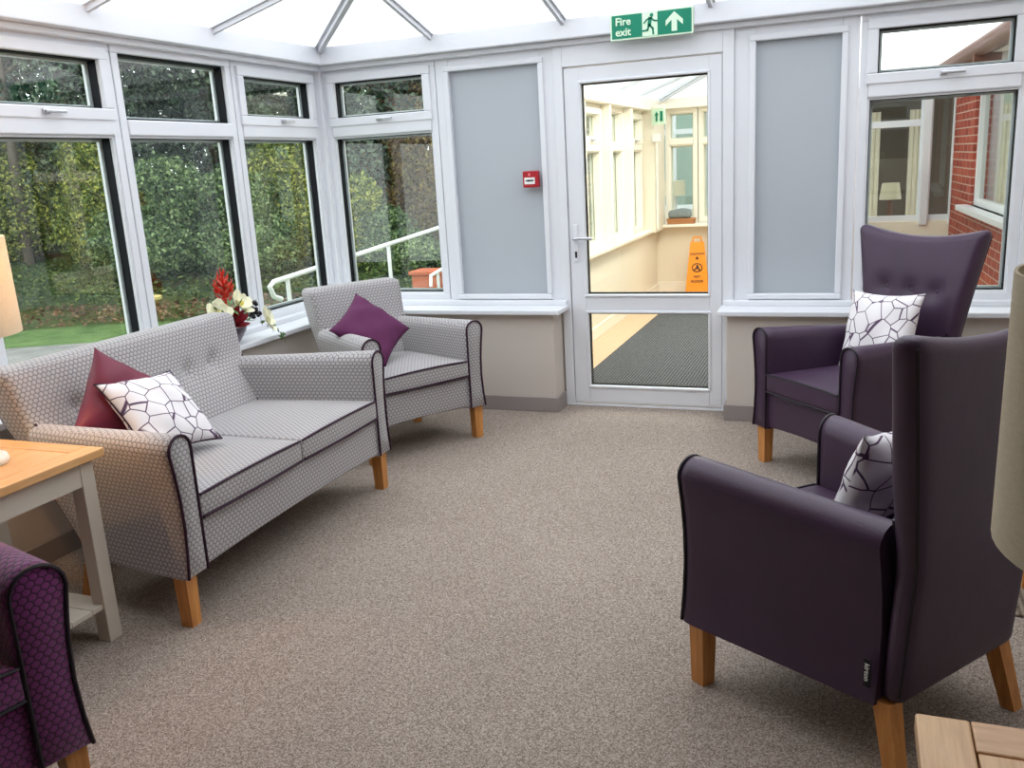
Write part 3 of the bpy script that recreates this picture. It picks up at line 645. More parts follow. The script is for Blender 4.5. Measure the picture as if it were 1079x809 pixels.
def make_seat(name, W, D, Wr, aw, Hb, fab, pip, seats=1, flare=0.0, corner=0.0, rake=0.13, bt=0.13, arm_h=0.70, arm_drop=0.03, buttons=(), zseat=0.475, legh=0.20, wrear=None, kick=0.14):
    """local frame: front edge at y=0, back at y=D, x across"""
    e = thing(name)
    zb = 0.19; ya1 = D-0.10
    def xo(y): t = max(0, min(1, y/D)); return (W/2)*(1-t) + (Wr/2)*t
    # arms
    def prof(side, y, dy=0.0, off=0.0):
        X = xo(y); h = arm_h-arm_drop*max(0, y/D); rw = aw/2; pts = []
        zr = h-rw
        inner = X-aw
        zs = [zb, 0.28, 0.38, 0.48, 0.56, zr]
        for z in zs:                              # outer side, slight waist
            k = (z-zb)/(zr-zb); o_ = X - 0.020*math.sin(math.pi*k) - 0.006*(1-k)
            pts.append((o_+off, z-(off if z == zb else 0)))
        for a in np.linspace(0, math.pi, 11)[1:-1]:
            pts.append((X-rw+(rw+off)*math.cos(a), zr+(rw+off)*math.sin(a)))
        for z in zs[::-1]: pts.append((inner-off, z-(off if z == zb else 0)))
        return [(side*px, y+dy, pz) for px, pz in pts]
    for side in (-1, 1):
        m_ = MB(); st = [0.0, 0.008, 0.03] + list(np.linspace(0.08, ya1, 9))
        rings = [prof(side, y, 0, -0.010 if y == 0 else (-0.002 if y == 0.008 else 0)) for y in st]
        rings = [[(px, py - kick*(max(0, py)/ya1)**2*max(0, 1-(pz-zb)/(arm_h-zb-0.03)), pz) for px, py, pz in r] for r in rings]
        if side < 0: rings = [r[::-1] for r in rings]
        m_.loft(rings); arm = m_.build('armrest', fab, e, smooth=True, uv=True)
        path = prof(side, -0.001, 0, -0.004); path = path[:-1] if False else path
        MB().tube(path, 0.0055, 6).build('piping', pip, arm, smooth=True)
    # body
    def bdef(x, y, z):
        return (x*(xo(y)-aw*0.5)/(W/2-aw*0.5), y, z)
    m_ = MB(); ix = W/2-aw+0.004
    def rail(x, y, z):
        s_ = (x/ix)**2; return (x, y + 0.0, z + (0.012*(1-s_) if z < 0.25 else 0))
    m_.rbox(-ix, ix, 0.012, 0.10, zb+0.008, 0.375, 0.012, 0.08, rail)
    m_.build('front_rail', fab, e, smooth=True, uv=True)
    m_ = MB(); m_.rbox(-ix, ix, 0.10, D-0.10-kick, zb+0.02, 0.37, 0.01, 0.12, bdef); m_.build('seat_base', fab, e, smooth=True, uv=True)
    # seat cushions
    cw = 2*ix/seats
    for k in range(seats):
        xa = -ix+k*cw+0.002; xb = xa+cw-0.004; cx = (xa+xb)/2; hw = (xb-xa)/2; y1_ = D-bt-0.10
        def cd(x, y, z, cx=cx, hw=hw, y1_=y1_):
            u = (x-cx)/hw; v = (y-y1_/2)/(y1_/2); p_ = max(0, 1-u*u)*max(0, 1-v*v)
            zz = z + (0.020*p_ if z > 0.43 else 0) + (0.010*max(0, 1-u*u) if z > 0.43 else 0)
            yy = y - (0.008*max(0, 1-u*u) if v < -0.9 else 0)
            kx = (xo(y)-aw)/(W/2-aw); return (x*min(1.0, kx), yy, zz)
        m_ = MB(); m_.rbox(xa, xb, -0.004, y1_, 0.385, zseat, 0.014, 0.05, cd)
        cu = m_.build('seat_cushion', fab, e, smooth=True, uv=True)
        for z_ in (zseat-0.003, 0.388):
            pth = [cd(x, 0.0, z_) for x in np.linspace(xa+0.006, xb-0.006, 11)]
            MB().tube([(p[0], p[1]-0.005, p[2]) for p in pth], 0.0050, 6).build('piping', pip, cu, smooth=True)
    # back
    z0b, z1b = zb+0.005, Hb; yb1 = D-rake*0.30; y0b = yb1-bt
    def half_w(z):
        t = max(0, (z-0.55)/(Hb-0.55)); base = Wr/2 - 0.012
        if z < 0.55: return base
        return base + flare*t**1.15
    def backdef(x, y, z):
        u = x/(Wr/2); v = (y-y0b)/bt
        t = (z-z0b)/(z1b-z0b)
        zz = z + (corner*(u*u) if t > 0.5 else 0)*((t-0.5)/0.5 if t > 0.5 else 0)
        yy = y + rake*(max(0, t)**1.1)*1.05 - 0.02
        yy -= kick*max(0, 1-(z-z0b)/0.50)
        if v < 0.5:                                   # front face: padded, with buttons
            yy -= 0.022*max(0, 1-u**4)*math.sin(math.pi*min(1, max(0, (t-0.28)/0.72)))
            for bx, bz in buttons:
                dd = ((x*half_w(z)/(Wr/2)-bx)**2 + (z-bz)**2); yy += 0.024*math.exp(-dd/(2*0.022**2)) + 0.010*math.exp(-dd/(2*0.05**2))
            if flare > 0 and t > 0.45: yy -= 0.015*(abs(u)**4)*min(1, (t-0.45)/0.2)     # wings come forward a little
        return (u*half_w(z), yy, zz)
    m_ = MB(); m_.rbox(-Wr/2, Wr/2, y0b, yb1, z0b, z1b, 0.035, 0.026, backdef)
    bk = m_.build('backrest', fab, e, smooth=True, uv=True)
    if buttons:
        for bx, bz in buttons:
            u = bx/half_w(bz)*(Wr/2); p_ = backdef(u, y0b, bz); q = MB().sphere((p_[0], p_[1]-0.003, p_[2]), 0.012, 1, 0.5, 1, 2); q.build('upholstery_button', fab, bk, smooth=True)
    for side in (-1, 1):                               # piping where back meets arm, and down the outer rear seam
        MB().tube([(side*(abs(backdef(Wr/2, y0b, z)[0])-0.030 if z > 0.5 else xo(y0b)-aw-0.002), backdef(Wr/2*0.8, y0b, z)[1]-0.0, z) for z in np.linspace(0.48, arm_h-0.02, 6)], 0.005, 6).build('piping', pip, bk, smooth=True)
        MB().tube([(side*(half_w(z)+0.001-0.012), backdef(Wr/2, yb1, z)[1]-0.012, backdef(Wr/2, yb1, z)[2]) for z in np.linspace(z0b+0.03, z1b-0.03, 20)], 0.0045, 6).build('piping', pip, bk, smooth=True)
    # legs
    lx = W/2-0.045; lxr = (Wr/2-0.045) if wrear is None else wrear
    for sx in (-1, 1):
        leg_mesh(sx*lx, 0.05, legh, 0.056, 0, 0, 0.85).build('leg', M['oak'], e)
        leg_mesh(sx*lxr, D-0.09-kick, legh, 0.05, sx*0.02, 0.05, 0.8).build('leg', M['oak'], e)
    return e
def place(o, x, y, rz, label, cat, group=None):
    o.location = (x, y, 0); o.rotation_euler = (0, 0, rz); tag(o, label, cat, group); return o

sofa = make_seat('two_seat_sofa', 1.50, 0.85, 1.30, 0.115, 0.90, M['grey_fab'], M['piping'], seats=2, flare=0.038, corner=0.0, rake=0.13, bt=0.13, arm_h=0.71, kick=0.20,
                 buttons=[(0.24, 0.69), (0.41, 0.70), (-0.24, 0.69), (-0.41, 0.70)])
place(sofa, 1.245, -2.395, R(90), 'grey honeycomb two-seater sofa with plum piping under the garden windows', 'sofa')
ac = make_seat('armchair', 0.78, 0.78, 0.60, 0.115, 0.90, M['grey_fab'], M['piping'], seats=1, flare=0.02, rake=0.14, bt=0.14)
place(ac, 1.205, -1.105, R(59), 'grey honeycomb armchair with plum piping in the window corner', 'armchair')
wing = make_seat('wing_armchair', 0.72, 0.70, 0.54, 0.11, 1.105, M['vinyl'], M['blackpiping'], seats=1, flare=0.125, corner=0.05, rake=0.075, bt=0.07, kick=0.0, arm_drop=0.045,
                 buttons=[(-0.15, 0.85), (0.0, 0.85), (0.15, 0.85)], wrear=0.24)
place(wing, 3.165, -1.165, R(-47), 'purple vinyl wing armchair facing the room by the right window', 'armchair', 'purple wing armchairs')
wing2 = copy_tree(wing)
place(wing2, 3.140, -2.690, R(-126.5), 'purple vinyl wing armchair in the foreground seen from behind', 'armchair', 'purple wing armchairs')
# woven maker's tag on the rear side seam of the near chair
tg = MB().box(0.286, 0.290, 0.575, 0.595, 0.240, 0.315, 0.001).build('care_tag', M['tag'], wing2)
text_mesh('lettering', 'kirton', 0.020, M['label'], tg, Matrix.Translation((0.2905, 0.585, 0.280)) @ Matrix.Rotation(R(90), 4, 'Z') @ Matrix.Rotation(R(90), 4, 'X') @ Matrix.Rotation(R(-90), 4, 'Z'), 0.0003, 0.0002)

fc = make_seat('fabric_armchair', 0.74, 0.80, 0.70, 0.14, 0.92, M['purple_fab'], M['blackpiping'], seats=1, flare=0.02, rake=0.12, arm_drop=-0.02)
place(fc, 1.54, -4.30, R(74), 'purple honeycomb fabric armchair at the lower left, only its arm in view', 'armchair')

# ------------------------------------------------------------------ cushions
def pillow(name, s, th, mat, loc, rot, label, uvk=1.0, seed=0, pipe=None, corner=0.10):
    rnd = random.Random(seed); N = 22; bm = bmesh.new(); uvl = bm.loops.layers.uv.new('UVMap'); ph = [rnd.uniform(0, 6.28) for _ in range(4)]
    def P(i, j, sg):
        u = -1+2*i/N; v = -1+2*j/N
        prof_ = (max(0, 1-abs(u)**2.6)*max(0, 1-abs(v)**2.6))**0.55
        pin = 1-corner*((1-u*u)*abs(v)**3)*1.0; pin2 = 1-corner*((1-v*v)*abs(u)**3)
        x = u*s/2*pin2; y = v*s/2*pin
        wr = 0.006*math.sin(7*u+ph[0])*math.sin(5*v+ph[1]) + 0.004*math.sin(13*u*v+ph[2])
        return (x, y, sg*(th/2*prof_ + wr*prof_))
    for sg in (1, -1):
        g = [[bm.verts.new(P(i, j, sg)) for j in range(N+1)] for i in range(N+1)]
        for i in range(N):
            for j in range(N):
                q = [(i, j), (i+1, j), (i+1, j+1), (i, j+1)]
                if sg < 0: q = q[::-1]
                f_ = bm.faces.new([g[a][b_] for a, b_ in q])
                for lp, (a, b_) in zip(f_.loops, q): lp[uvl].uv = (a/N*s*uvk+seed*1.37+(3 if sg < 0 else 0), b_/N*s*uvk+seed*0.71)
    bmesh.ops.remove_doubles(bm, verts=bm.verts, dist=1e-5)
    me = bpy.data.meshes.new(name); bm.to_mesh(me); bm.free()
    o = link(name, me, mat, None, True); o.location = loc; o.rotation_euler = rot; tag(o, label, 'cushion')
    if pipe:
        pts = [P(i, 0, 1) for i in range(N)] + [P(N, j, 1) for j in range(N)] + [P(N-i, N, 1) for i in range(N)] + [P(0, N-j, 1) for j in range(N)]
        MB().tube(pts, 0.004, 5, closed=True).build('piping', pipe, o, smooth=True)
    return o
# orientation helper: cushion plane normal n, and in-plane "up" u
def orient(o, n, up, loc):
    n = Vector(n).normalized(); up = Vector(up); up = (up - n*up.dot(n)).normalized(); x = up.cross(n)
    o.matrix_world = Matrix(((x.x, up.x, n.x, loc[0]), (x.y, up.y, n.y, loc[1]), (x.z, up.z, n.z, loc[2]), (0, 0, 0, 1)))
c1 = pillow('cushion', 0.36, 0.15, M['maroon'], (0, 0, 0), (0, 0, 0), 'maroon satin cushion leaning behind the white patterned one on the sofa', seed=1)
orient(c1, (0.95, -0.10, 0.25), (-0.18, 0.62, 0.76), (0.71, -2.775, 0.70))
c2 = pillow('cushion', 0.37, 0.12, M['geo'], (0, 0, 0), (0, 0, 0), 'white cushion with dark polygon lines leaning in the near corner of the sofa', seed=2, pipe=M['piping'])
orient(c2, (0.70, 0.0, 0.68), (-0.70, 0.12, 0.70), (0.86, -2.745, 0.675))
c3 = pillow('cushion', 0.37, 0.14, M['plum'], (0, 0, 0), (0, 0, 0), 'plum velvet cushion tilted on its corner on the grey armchair', seed=3)
orient(c3, (0.66, -0.30, 0.66), (-0.02, 0.90, 0.42), (0.83, -1.03, 0.68))
c4 = pillow('cushion', 0.40, 0.12, M['geo'], (0, 0, 0), (0, 0, 0), 'white cushion with dark polygon lines on the purple chair by the window', seed=4)
orient(c4, (-0.62, -0.74, 0.30), (0.15, 0.25, 1.0), (3.50, -0.90, 0.67))
c5 = pillow('cushion', 0.36, 0.12, M['geo'], (0, 0, 0), (0, 0, 0), 'white cushion with dark polygon lines half hidden in the foreground purple chair', seed=5)
orient(c5, (-0.80, 0.60, 0.30), (0.25, -0.1, 1.0), (3.47, -2.87, 0.63))

# ------------------------------------------------------------------ side tables and lamps
def side_table(name, x0, x1, y0, y1, H, top_a, top_b, paint, label, shelf=True):
    cx, cy = (x0+x1)/2, (y0+y1)/2; hx, hy = (x1-x0)/2, (y1-y0)/2
    e = thing(name, (cx, cy, 0), 0, label, 'table'); w = 0.075; t_ = 0.03
    for sg in (-1, 1):
        MB().box(sg*hx, sg*(hx-w), -hy, hy, H-t_, H, 0.004).build('tabletop_end_board', top_b, e)
        MB().box(-hx+w+0.0015, hx-w-0.0015, sg*hy, sg*(hy-w), H-t_, H, 0.003).build('tabletop_rail_board', top_a, e)
    fr = MB(); fr.box(-hx+w+0.003, hx-w-0.003, -hy+w+0.003, hy-w-0.003, H-t_, H-0.001, 0.002); fr.build('tabletop_panel', top_b, e)
    L = 0.055; ox, oy = hx-0.03, hy-0.03
    for s_ in (-1, 1):
        MB().box(-ox+L, ox-L, s_*(oy-0.012)-0.009, s_*(oy-0.012)+0.009, H-t_-0.085, H-t_).build('apron', paint, e)
        MB().box(s_*(ox-0.012)-0.009, s_*(ox-0.012)+0.009, -oy+L, oy-L, H-t_-0.085, H-t_).build('apron', paint, e)
    for sx in (-1, 1):
        for sy in (-1, 1):
            MB().box(sx*ox, sx*(ox-L), sy*oy, sy*(oy-L), 0, H-t_, 0.003).build('leg', paint, e)
    if shelf:
        sh = MB(); n_s = 5; wd = 2*(oy-0.01)/n_s
        for k in range(n_s): sh.box(-ox+0.01, ox-0.01, -oy+0.01+k*wd+0.001, -oy+0.01+(k+1)*wd-0.001, 0.125, 0.143, 0.002)
        sh.box(-ox+L, ox-L, -oy+0.01, -oy+0.03, 0.10, 0.125); sh.box(-ox+L, ox-L, oy-0.03, oy-0.01, 0.10, 0.125)
        sh.build('shelf', paint, e)
    return e
side_table('side_table', 0.46, 1.03, -3.72, -3.20, 0.69, M['oakx'], M['oaky'], M['cream_paint'], 'oak topped side table with putty painted legs and shelf beside the sofa')
side_table('side_table', 3.484, 4.08, -4.63, -4.055, 0.69, M['oakpalex'], M['oakpale'], M['cream_paint'], 'pale oak framed table top cut by the lower right corner')
side_table('side_table', 3.93, 4.36, -2.16, -1.66, 0.50, M['oakx'], M['oaky'], M['oak'], 'small oak legged table by the right wall behind the foreground chair', shelf=False)
tag(MB().box(3.45, 4.38, -2.33, -1.25, 0.0, 0.010, 0.003).build('floor_mat', M['mat2']), 'coarse brown mat on the carpet by the right wall', 'mat')

def lamp(x, y, zt, r, hs_, hb, label, watt):
    e = thing('table_lamp', (x, y, zt), 0, label, 'lamp')
    m_ = MB(); m_.lathe([(0.075, 0), (0.08, 0.01), (0.075, 0.025), (0.03, 0.045), (0.055, 0.10), (0.075, 0.16), (0.06, 0.24), (0.022, 0.30), (0.015, 0.33)], seg=28)
    m_.build('lamp_base', M['cream_pvc'], e, smooth=True)
    MB().tube([(0, 0, 0.33), (0, 0, hb+0.10)], 0.008).build('lamp_stem', M['metal'], e, smooth=True)
    m_ = MB(); ri = r-0.004
    A = [[m_.b.verts.new((q*math.cos(2*math.pi*k/48), q*math.sin(2*math.pi*k/48), z)) for k in range(48)] for q, z in ((r, hb), (r*0.985, hb+hs_), (ri*0.985, hb+hs_), (ri, hb))]
    for a in range(4):
        P_, Q_ = A[a], A[(a+1) % 4]
        for k in range(48): m_.b.faces.new([P_[k], P_[(k+1) % 48], Q_[(k+1) % 48], Q_[k]])
    m_.build('lamp_shade', M['shade'], e, smooth=True)
    m_ = MB()
    for k in range(3):
        a = 2*math.pi*k/3; m_.tube([(0, 0, hb+0.10), (ri*math.cos(a), ri*math.sin(a), hb+0.06)], 0.002, 5)
    m_.build('shade_carrier', M['metal'], e)
    MB().sphere((0, 0, hb+0.15), 0.03, 1, 1, 1.3).build('light_bulb', M['label'], e, smooth=True)
    if watt:
        l = bpy.data.lights.new('lamp_bulb_light', 'POINT'); l.energy = watt; l.color = (1.0, 0.56, 0.24); l.shadow_soft_size = 0.035
        o = bpy.data.objects.new('lamp_bulb_light', l); o.parent = e; o.location = (0, 0, hb+0.21); C.objects.link(o)
    return e
lamp(0.76, -3.44, 0.69, 0.185, 0.30, 0.42, 'cream drum shade table lamp, lit, on the table at the left edge', 18)
lamp(3.72, -4.32, 0.69, 0.19, 0.30, 0.405, 'unlit table lamp with large cream drum shade at the right edge', 0)

# ------------------------------------------------------------------ flower arrangement on the sill
fl = thing('flower_arrangement', (0.13, -1.385, ZS), 0, 'silk flowers in a bowl on the window sill behind the sofa end', 'flowers')
MB().lathe([(0.045, 0), (0.055, 0.01), (0.085, 0.055), (0.09, 0.075), (0.08, 0.072), (0.05, 0.03)], seg=24).build('bowl', M['pot'], fl, smooth=True)
def petals(c, axis, r, n, mat, name, cup=0.5, rows=2, wid=0.55):
    a3 = Vector(axis).normalized(); rot = a3.to_track_quat('Z', 'Y').to_matrix(); m_ = MB(); c = Vector(c)
    for row in range(rows):
        for k in range(n):
            an = 2*math.pi*(k+row*0.5)/n; rr_ = r*(1-0.28*row); lift = cup*(1+0.6*row); pr = []
            for t, w_ in ((0.05, 0.15), (0.4, wid*0.8), (0.75, wid), (1.0, wid*0.3)):
                for sgn in (-1, 1):
                    x = rr_*t; y = sgn*w_*rr_*0.5; z = lift*rr_*t*t
                    pr.append(c + rot @ Vector((x*math.cos(an)-y*math.sin(an), x*math.sin(an)+y*math.cos(an), z)))
            for i in range(3): 
                vs = [m_.b.verts.new(p) for p in (pr[2*i], pr[2*i+1], pr[2*i+3], pr[2*i+2])]; m_.b.faces.new(vs)
    return m_.build(name, mat, fl, fix=False)
for c_, ax in (((0.06, -0.125, 0.150), (0.8, -0.3, 0.5)), ((0.04, 0.06, 0.165), (0.8, 0.1, 0.6)), ((0.12, 0.13, 0.085), (0.8, 0.4, 0.3))):
    petals(c_, ax, 0.065, 5, M['petal_w'], 'white_bloom', 0.45, 2, 0.9)
    MB().sphere(Vector(c_)+Vector(ax).normalized()*0.012, 0.012).build('bloom_centre', M['petal_y'], fl, smooth=True)
petals((0.06, -0.03, 0.10), (0.8, -0.1, 0.6), 0.06, 7, M['petal_d'], 'crimson_bloom', 0.8, 3, 0.6)
m_ = MB()
for k in range(46):
    t = k/46; a = k*2.4; r_ = 0.040*math.sin(math.pi*(0.25+0.7*t)); p = Vector((0.04, -0.04, 0.19+0.13*t))
    m_.quad([p, p+Vector((math.cos(a)*r_-0.3*r_*math.sin(a), math.sin(a)*r_+0.3*r_*math.cos(a), 0.012)), p+Vector((math.cos(a)*r_*1.25, math.sin(a)*r_*1.25, 0.032)), p+Vector((math.cos(a)*r_+0.3*r_*math.sin(a), math.sin(a)*r_-0.3*r_*math.cos(a), 0.012))])
m_.tube([(0.03, -0.02, 0.05), (0.04, -0.04, 0.32)], 0.006)
m_.build('red_spike_bloom', M['petal_r'], fl, fix=False)
m_ = MB()
for k in range(16):
    m_.sphere((0.07+random.uniform(-.02, .02), 0.135+random.uniform(-.025, .025), 0.13+random.uniform(-.035, .035)), 0.012, sub=1)
m_.build('berry_cluster', M['grape'], fl, smooth=True)
m_ = MB(); rnd = random.Random(3)
for k in range(70):
    a = rnd.uniform(0, 6.28); p = Vector((0.02+0.05*math.cos(a), 0.15*math.sin(a), 0.07+rnd.uniform(0, .10))); dv = Vector((math.cos(a)*0.4, math.sin(a), rnd.uniform(-.3, .6))).normalized(); s_ = dv.cross(Vector((0, 0, 1))).normalized()*0.008; L = rnd.uniform(.03, .055)
    m_.quad([p, p+dv*L*0.5+s_, p+dv*L, p+dv*L*0.5-s_])
for k in range(60):                                    # trailing fronds
    t = rnd.random(); sd = 1 if k % 3 else -1; p = Vector((0.10+0.06*t, sd*(0.12+0.10*t), 0.08-0.11*t*t*(1 if sd > 0 else .5))); dv = Vector((rnd.uniform(-1, 1), rnd.uniform(-1, 1), rnd.uniform(-1, .5))).normalized(); s_ = dv.cross(Vector((1, 0.3, 0))).normalized()*0.006
    m_.quad([p, p+dv*0.012+s_, p+dv*0.026, p+dv*0.012-s_])
m_.build('foliage', M['stem'], fl, fix=False)

fl.scale = (1.2, 1.2, 1.25)
# ------------------------------------------------------------------ outdoors: ground
GZ = -0.15
MB().box(-26, -0.2, -10, 26, GZ-0.2, GZ).build('ground_lawn', M['lawn'], kind='structure')
MB().box(-0.2, 20, 0.25, 26, GZ-0.2, GZ+0.01).build('ground_paving', M['path'], kind='structure')
P0 = Vector((-6.5, 2.6)); tv = Vector((0.90, 0.44)).normalized(); nv = Vector((-tv.y, tv.x))
def gp(s_, n__): q = P0+tv*s_+nv*n__; return q.x, q.y
# a path between the building and the lawn
m_ = MB(); a, b_ = gp(-8, -1.45), gp(5.2, -1.2); c_, d_ = gp(5.2, -3.4), gp(-8, -3.6)
m_.poly([(a[0], a[1], GZ), (b_[0], b_[1], GZ), (c_[0], c_[1], GZ), (d_[0], d_[1], GZ)], (0, 0, 0.02)); m_.build('ground_path', M['path'], kind='structure')
# rising bank
m_ = MB(); NX, NY = 40, 20; rb = random.Random(5)
g = [[None]*(NY+1) for _ in range(NX+1)]
def bank_h(s_, n__): return GZ + 0.02 + 0.16*max(0, n__) + 0.10*math.sin(s_*0.9)*min(1, n__/2) + 0.05*math.sin(s_*2.3+n__*1.7)*min(1, max(0, n__))
for i in range(NX+1):
    for j in range(NY+1):
        s_ = -10+i*24/NX; n__ = j*12/NY; x, y = gp(s_, n__+0.12*math.sin(s_*1.7)); g[i][j] = m_.b.verts.new((x, y, bank_h(s_, n__)-(0.06 if j == 0 else 0)))
for i in range(NX):
    for j in range(NY): m_.b.faces.new([g[i][j], g[i+1][j], g[i+1][j+1], g[i][j+1]])
m_.build('ground_bank', M['soil'], smooth=True, kind='structure')

def leaf_mesh(name, pts, nrm, size, mat, parent=None, seed=0, jit=0.7, asp=0.45):
    """pts Nx3 leaf centres, nrm Nx3 outward directions; each leaf a folded pair of triangles"""
    rg = np.random.default_rng(seed); n = len(pts)
    d = nrm + rg.normal(0, jit, (n, 3)); d /= np.linalg.norm(d, axis=1)[:, None]
    r_ = rg.normal(0, 1, (n, 3)); a = np.cross(d, r_); a /= np.linalg.norm(a, axis=1)[:, None]; b2 = np.cross(d, a)
    sz = size*rg.uniform(0.6, 1.35, (n, 1))
    v = np.stack([pts-a*sz, pts+b2*sz*asp+d*sz*0.15, pts+a*sz, pts-b2*sz*asp+d*sz*0.15], 1).reshape(-1, 3)
    me = bpy.data.meshes.new(name); me.vertices.add(len(v)); me.vertices.foreach_set('co', v.astype(np.float32).ravel())
    me.loops.add(4*n); me.loops.foreach_set('vertex_index', np.arange(4*n, dtype=np.int32)); me.polygons.add(n)
    me.polygons.foreach_set('loop_start', np.arange(0, 4*n, 4, dtype=np.int32)); me.update(); me.validate()
    return link(name, me, mat, parent)
def blob_points(n, blobs, seed, shell=0.75):
    rg = np.random.default_rng(seed); P = []; N_ = []
    vol = np.array([b[3]*b[4]+b[4]*b[5]+b[3]*b[5] for b in blobs]); k = (vol/vol.sum()*n).astype(int)
    for (cx, cy, cz, rx, ry, rz), kk in zip(blobs, k):
        d = rg.normal(0, 1, (kk, 3)); d /= np.linalg.norm(d, axis=1)[:, None]
        r_ = rg.uniform(shell**3, 1.0, (kk, 1))**(1/3)
        lump = 1+0.22*np.sin(d[:, :1]*9+seed)*np.sin(d[:, 1:2]*8+cx)*np.sin(d[:, 2:]*10+cz)
        P.append(np.array([cx, cy, cz])+d*r_*lump*np.array([rx, ry, rz])); N_.append(d)
    return np.concatenate(P), np.concatenate(N_)
def trunk_mesh(h, r, lean=(0, 0), branches=6, seed=0):
    rg = random.Random(seed); m_ = MB()
    m_.tube([(lean[0]*t+0.03*math.sin(5*t+seed), lean[1]*t, h*t) for t in np.linspace(0, 1, 9)], r, 10, taper=0.45)
    for k in range(branches):
        t = rg.uniform(0.35, 0.95); a = rg.uniform(0, 6.28); L = rg.uniform(0.5, 1.1); b0 = Vector((lean[0]*t, lean[1]*t, h*t))
        m_.tube([b0, b0+Vector((math.cos(a)*L*0.5, math.sin(a)*L*0.5, L*0.35)), b0+Vector((math.cos(a)*L, math.sin(a)*L, L*0.9))], r*0.3, 6, taper=0.3)
    return m_
def bush(name, s_, n__, blobs, nleaf, size, mat, label, group, seed, trunk=None, cat='bush', jit=0.7, asp=0.45, z=None, shell=0.7):
    x, y = gp(s_, n__); e = thing(name, (x, y, bank_h(s_, max(0, n__)) if z is None else z), 0, label, cat, group)
    if trunk is None: trunk = (min(b[2] for b in blobs)*1.2+0.3, 0.03)
    trunk_mesh(trunk[0], trunk[1], trunk[2] if len(trunk) > 2 else (0, 0), 5, seed).build('trunk' if cat == 'tree' else 'stem', M['trunk'], e, smooth=True)
    P, N_ = blob_points(nleaf, blobs, seed, shell); keep = P[:, 2] > 0.02; leaf_mesh('foliage', P[keep], N_[keep], size, mat, e, seed, jit, asp); return e

# tall evergreens behind (crown down to the ground)
rg = random.Random(11)
tall = [(-7.6, 5.2, 'leaf_dark', 'dark evergreen tree seen at the far left pane'),
        (-5.2, 4.6, 'leaf_dark', 'dark dense evergreen right of the leftmost pane'),
        (-2.9, 5.4, 'leaf_mid', 'mid green tree behind the stone bird bath'),
        (-0.6, 4.8, 'leaf_dark', 'dark evergreen tree behind the middle pane shrubs'),
        (1.7, 5.2, 'leaf_dark', 'dark evergreen tree behind the flower arrangement'),
        (3.7, 4.7, 'leaf_dark', 'dark evergreen tree left of the room corner post'),
        (5.6, 5.0, 'leaf_brown', 'twiggy brown tree seen through the end window on its right'),
        (8.4, 5.6, 'leaf_dark', 'dark evergreen tree to the right of the twiggy brown one')]
for i, (s_, n__, mt_, lb) in enumerate(tall):
    h = rg.uniform(6.2, 7.6)
    bl = [(rg.uniform(-.4, .4), rg.uniform(-.3, .3), h*f, 1.55*w_, 1.2*w_, h*0.20) for f, w_ in ((0.16, 0.95), (0.38, 1.05), (0.60, 1.0), (0.80, 0.8))]
    bush('evergreen_tree' if mt_ != 'leaf_brown' else 'twiggy_tree', s_, n__, bl, 30000, 0.055, M[mt_], lb, 'trees on the garden bank', 20+i, (h*0.8, 0.16), 'tree')
# hedge line further back closes the gaps
hd = thing('conifer_hedge', (*gp(1, 8.2), 0.3), math.atan2(tv.y, tv.x), 'tall dark conifer hedge closing the garden behind the trees', 'hedge')
rgn = np.random.default_rng(3); n = 70000
P = np.stack([rgn.uniform(-13, 13, n), rgn.normal(0, 0.25, n), rgn.uniform(0, 7.2, n)], 1)
P[:, 1] += 0.35*np.sin(P[:, 0]*1.3)*np.sin(P[:, 2]*1.1); keep = P[:, 2] < 6.4+0.8*np.sin(P[:, 0]*1.9); P = P[keep]
leaf_mesh('foliage', P, np.tile([0, -1, 0.3], (len(P), 1)), 0.10, M['leaf_dark'], hd, 9, 0.6, 0.5)
m_ = MB()
for k in range(14): m_.tube([(-12+k*1.8, 0.1, -0.3), (-12+k*1.8+0.1, 0.15, 6.0)], 0.09, 8, taper=0.4)
m_.build('trunks', M['trunk'], hd, smooth=True, kind='stuff')

# two bare trunks visible at the left pane
for k, (s_, n__, ln, lb) in enumerate(((-1.9, 3.4, (0.25, 0), 'thick bare leaning trunk left of centre in the left pane'), (-1.2, 3.9, (0.1, 0), 'slim bare trunk right of the thick leaning one'))):
    x, y = gp(s_, n__); o = trunk_mesh(5.5, 0.13-0.04*k, ln, 4, 60+k).build('bare_tree_trunk', M['trunk'], smooth=True); o.location = (x, y, bank_h(s_, n__)-0.05); tag(o, lb, 'tree', 'bare trunks on the bank')
# shrubs in front
shr = [(-5.9, 1.7, 0.9, 0.7, 3.0, 'leaf_dark', 'grey green holly column at the far left of the garden'),
       (-3.9, 2.2, 0.8, 0.7, 2.6, 'leaf_dark', 'grey green holly bush next to the far left column'),
       (-1.5, 4.3, 0.9, 0.7, 2.9, 'leaf_lime', 'bright yellow green shrub behind the bare trunks'),
       (0.35, 3.2, 0.8, 0.6, 2.1, 'leaf_lime', 'yellow green shrub seen beside the first mullion'),
       (1.3, 1.9, 0.95, 0.7, 1.7, 'leaf_mid', 'rounded leafy shrub in the middle pane'),
       (2.6, 1.7, 0.9, 0.7, 1.5, 'leaf_mid', 'rounded shrub just behind the silk flowers'),
       (3.3, 2.4, 0.65, 0.6, 2.0, 'leaf_lime', 'light green shrub in the pane beside the corner post'),
       (4.15, 2.2, 0.42, 0.4, 1.35, 'leaf_lime', 'yellow green laurel in the lower left of the end window'),
       (4.85, 1.9, 0.6, 0.5, 0.95, 'leaf_mid', 'dark leafy laurel behind the handrail post'),
       (5.4, 3.1, 0.65, 0.6, 2.3, 'leaf_brown', 'russet twiggy bush above the handrail in the end window')]
